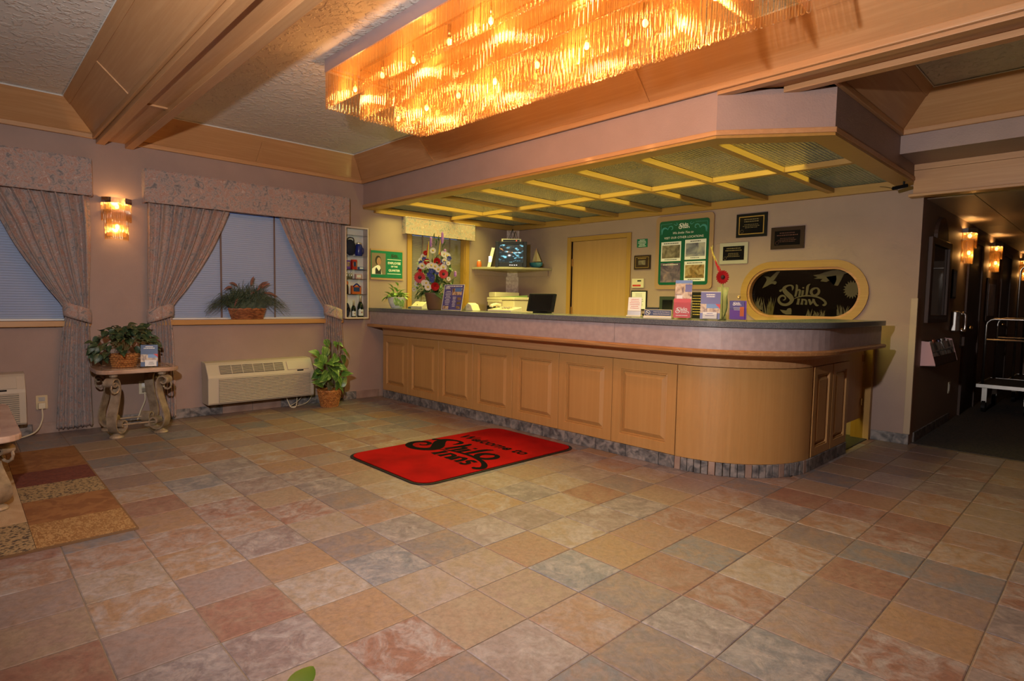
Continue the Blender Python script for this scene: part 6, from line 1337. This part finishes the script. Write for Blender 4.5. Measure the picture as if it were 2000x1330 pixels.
# ------------------------------------------------------------------ floor mats
mt = thing('welcome_mat', 'red welcome mat with black lettering in front of the counter', 'mat', (-2.07, 1.685, .0005))
def rrect(x0, x1, y0, y1, r, n=8):
    pts = []
    for cx, cy, a0 in ((x1 - r, y1 - r, 0), (x0 + r, y1 - r, PI / 2), (x0 + r, y0 + r, PI), (x1 - r, y0 + r, 3 * PI / 2)):
        for k in range(n + 1): a = a0 + PI / 2 * k / n; pts.append((cx + r * math.cos(a), cy + r * math.sin(a)))
    return pts
mx0, mx1, my0, my1 = -2.585, -1.56, .895, 2.475
MB().prism([(x, y, .0006) for x, y in rrect(mx0, mx1, my0, my1, .13)], (0, 0, .006)).build('rubber_border', M['black'], mt, world=True, bevel=.002)
M['redmat'] = mat('red_loop_pile', (.32, .003, .003), .95, spec=.1, cols=[(.3, (.22, .002, .002)), (.55, (.34, .003, .003)), (.75, (.38, .004, .004))], nscale=(3, 3, 3), bump=.5, bscale=(330, 330, 330))
MB().prism([(x, y, .0066) for x, y in rrect(mx0 + .022, mx1 - .022, my0 + .022, my1 - .022, .115)], (0, 0, .006)).build('pile', M['redmat'], mt, world=True, bevel=.002)
M['blackpile'] = mat('black_pile', (.006, .005, .005), .95, spec=.05)
put_text('Welcome to', frame((-2.09, 1.985, .0128), (1, 0, 0), (0, 1, 0)), M['blackpile'], mt, width=.80, shear=.22, bold=.03)
logo(frame((-2.585, 1.405, .0128), (1, 0, 0), (0, 1, 0)), 1.0, M['blackpile'], mt, True, bold=1.12)
# patchwork rug
rg = thing('patchwork_rug', 'brown, red and cream patchwork rug at the lower left', 'rug', (-3.07, -1.5, .0005))
def rugm(name, a, b, sc_, thr=.5, d_=1.5): return mat(name, a, .95, cols=[(thr - .06, a), (thr + .06, b)], nscale=sc_, detail=3, dist=d_, bump=.5, bscale=(260, 260, 260))
RM = dict(b1=rugm('rug_brown', (.20, .075, .022), (.26, .11, .035), (9, 9, 9)), rd=rugm('rug_maroon', (.11, .022, .015), (.15, .035, .02), (30, 30, 30)), sp=rugm('rug_speckle', (.33, .22, .11), (.06, .04, .028), (60, 60, 60), .55, .4), gl=rugm('rug_gold_leaf', (.25, .115, .035), (.38, .22, .085), (26, 60, 26), .52, 1.5), cr=rugm('rug_cream', (.48, .33, .20), (.43, .28, .16), (5, 5, 5)))
rx = [-4.17, -3.49, -3.12, -2.77, -2.33, -1.955]
def patch(x0, x1, y0, y1, k): bx(x0 + .001, x1 - .001, y0 + .001, y1 - .001, .0006, .013).build('rug_patch', RM[k], rg, world=True)
for k, key in enumerate(('b1', 'rd', 'sp', 'b1', 'gl')): patch(rx[k], rx[k + 1], -1.005, -.60, key)
for x0, x1, key in ((-4.17, -3.6, 'gl'), (-3.6, -2.40, 'cr'), (-2.40, -1.955, 'sp')): patch(x0, x1, -1.55, -1.005, key)
for x0, x1, key in ((-4.17, -3.5, 'rd'), (-3.5, -2.8, 'b1'), (-2.8, -1.955, 'gl')): patch(x0, x1, -2.3, -1.55, key)
hollow(-4.178, -1.947, -2.308, -.592, .0006, .0115, .008).build('binding', mat('rug_binding', (.17, .085, .035), .9), rg, world=True)
# flyer holder on the side table
t = thing('table_flyer', 'blue hotel flyer stand on the side table beside the ivy', 'sign', (-4.33, -.03, .5832), math.radians(72)); t.scale = (1, 1, 1.2); m = WM[t.name] @ Matrix.Rotation(math.radians(78), 4, 'X')
bx(-.07, .07, -.01, .07, 0, .004).build('base', M['acrylic'], t); flat(t, m, -.064, .006, .064, .165, 0, M['navy'], 'flyer', .0015); flat(t, m, -.064, .04, .064, .095, .0016, M['pic5'], 'photo', .0005); flat(t, m, -.01, .07, .064, .095, .0022, M['skyb'], 'photo_sky', .0004); MB().add([(.03, .098, .0027), (.064, .098, .0027), (.064, .072, .0027)], [(0, 2, 1)]).build('red_corner', M['red'], t, m=world_mat(t).inverted() @ m); lines(t, m, -.045, .045, .148, 2, .012, .007, .002, M['wink'], 90)
flat(t, m, -.03, .006, .055, .05, .012, M['paper'], 'card_stack', .008); lines(t, m, -.01, .045, .032, 2, .012, .004, .0204, M['ink'], 91)
# foreground plant: only a leaf tip reaches into view
DEP = .80
def ray_pt(u, v, dep): return CAM + (FWD + RIGHT * ((u - 1000) / F_PX) - UP * ((v - 665) / F_PX)) * dep
tip = ray_pt(604, 1299, DEP + .02); root_ = ray_pt(566, 1372, DEP - .03); fx, fy = ray_pt(560, 1600, DEP + .12).xy
fg = thing('floor_plant', 'glossy green leaf reaching up at the bottom edge of the picture', 'plant', (fx, fy, 0)); rr = random.Random(3)
MB().lathe([(.09, .0), (.10, .01), (.13, .2), (.135, .21), (.12, .21), (.11, .18)], n=22).build('pot', M['wicker'], fg, smooth=True); MB().lathe([(.115, .185), (.01, .19)], n=16).build('soil', M['soil'], fg)
M['bright'] = col('glossy_green_leaf', (.24, .58, .06), .3); fm = leaf_mesh('leaf', .062, .036, M['bright'], .25, .15, 'oval', 7); base = Vector((fx, fy, 0))
link('leaf', fm, fg, leaf_at(root_ - base, tip - root_, (0, 0, 1), 1.0)); MB().tube(spl([(0, 0, .18), (.01, .0, .4), tuple(root_ - base)], 5), .003, 6).build('stalk', M['stem'], fg)
for k in range(12):
    a = 2 * PI * k / 6 + k * .2; z = .28 + .022 * k; p = Vector((.05 * math.cos(a), .05 * math.sin(a), z)); link('leaf', fm, fg, leaf_at(p, (math.cos(a), math.sin(a), .35), (0, 0, 1), 1.6 - .06 * k)); MB().tube([(0, 0, z - .08), tuple(p)], .0025, 6).build('stalk', M['stem'], fg)
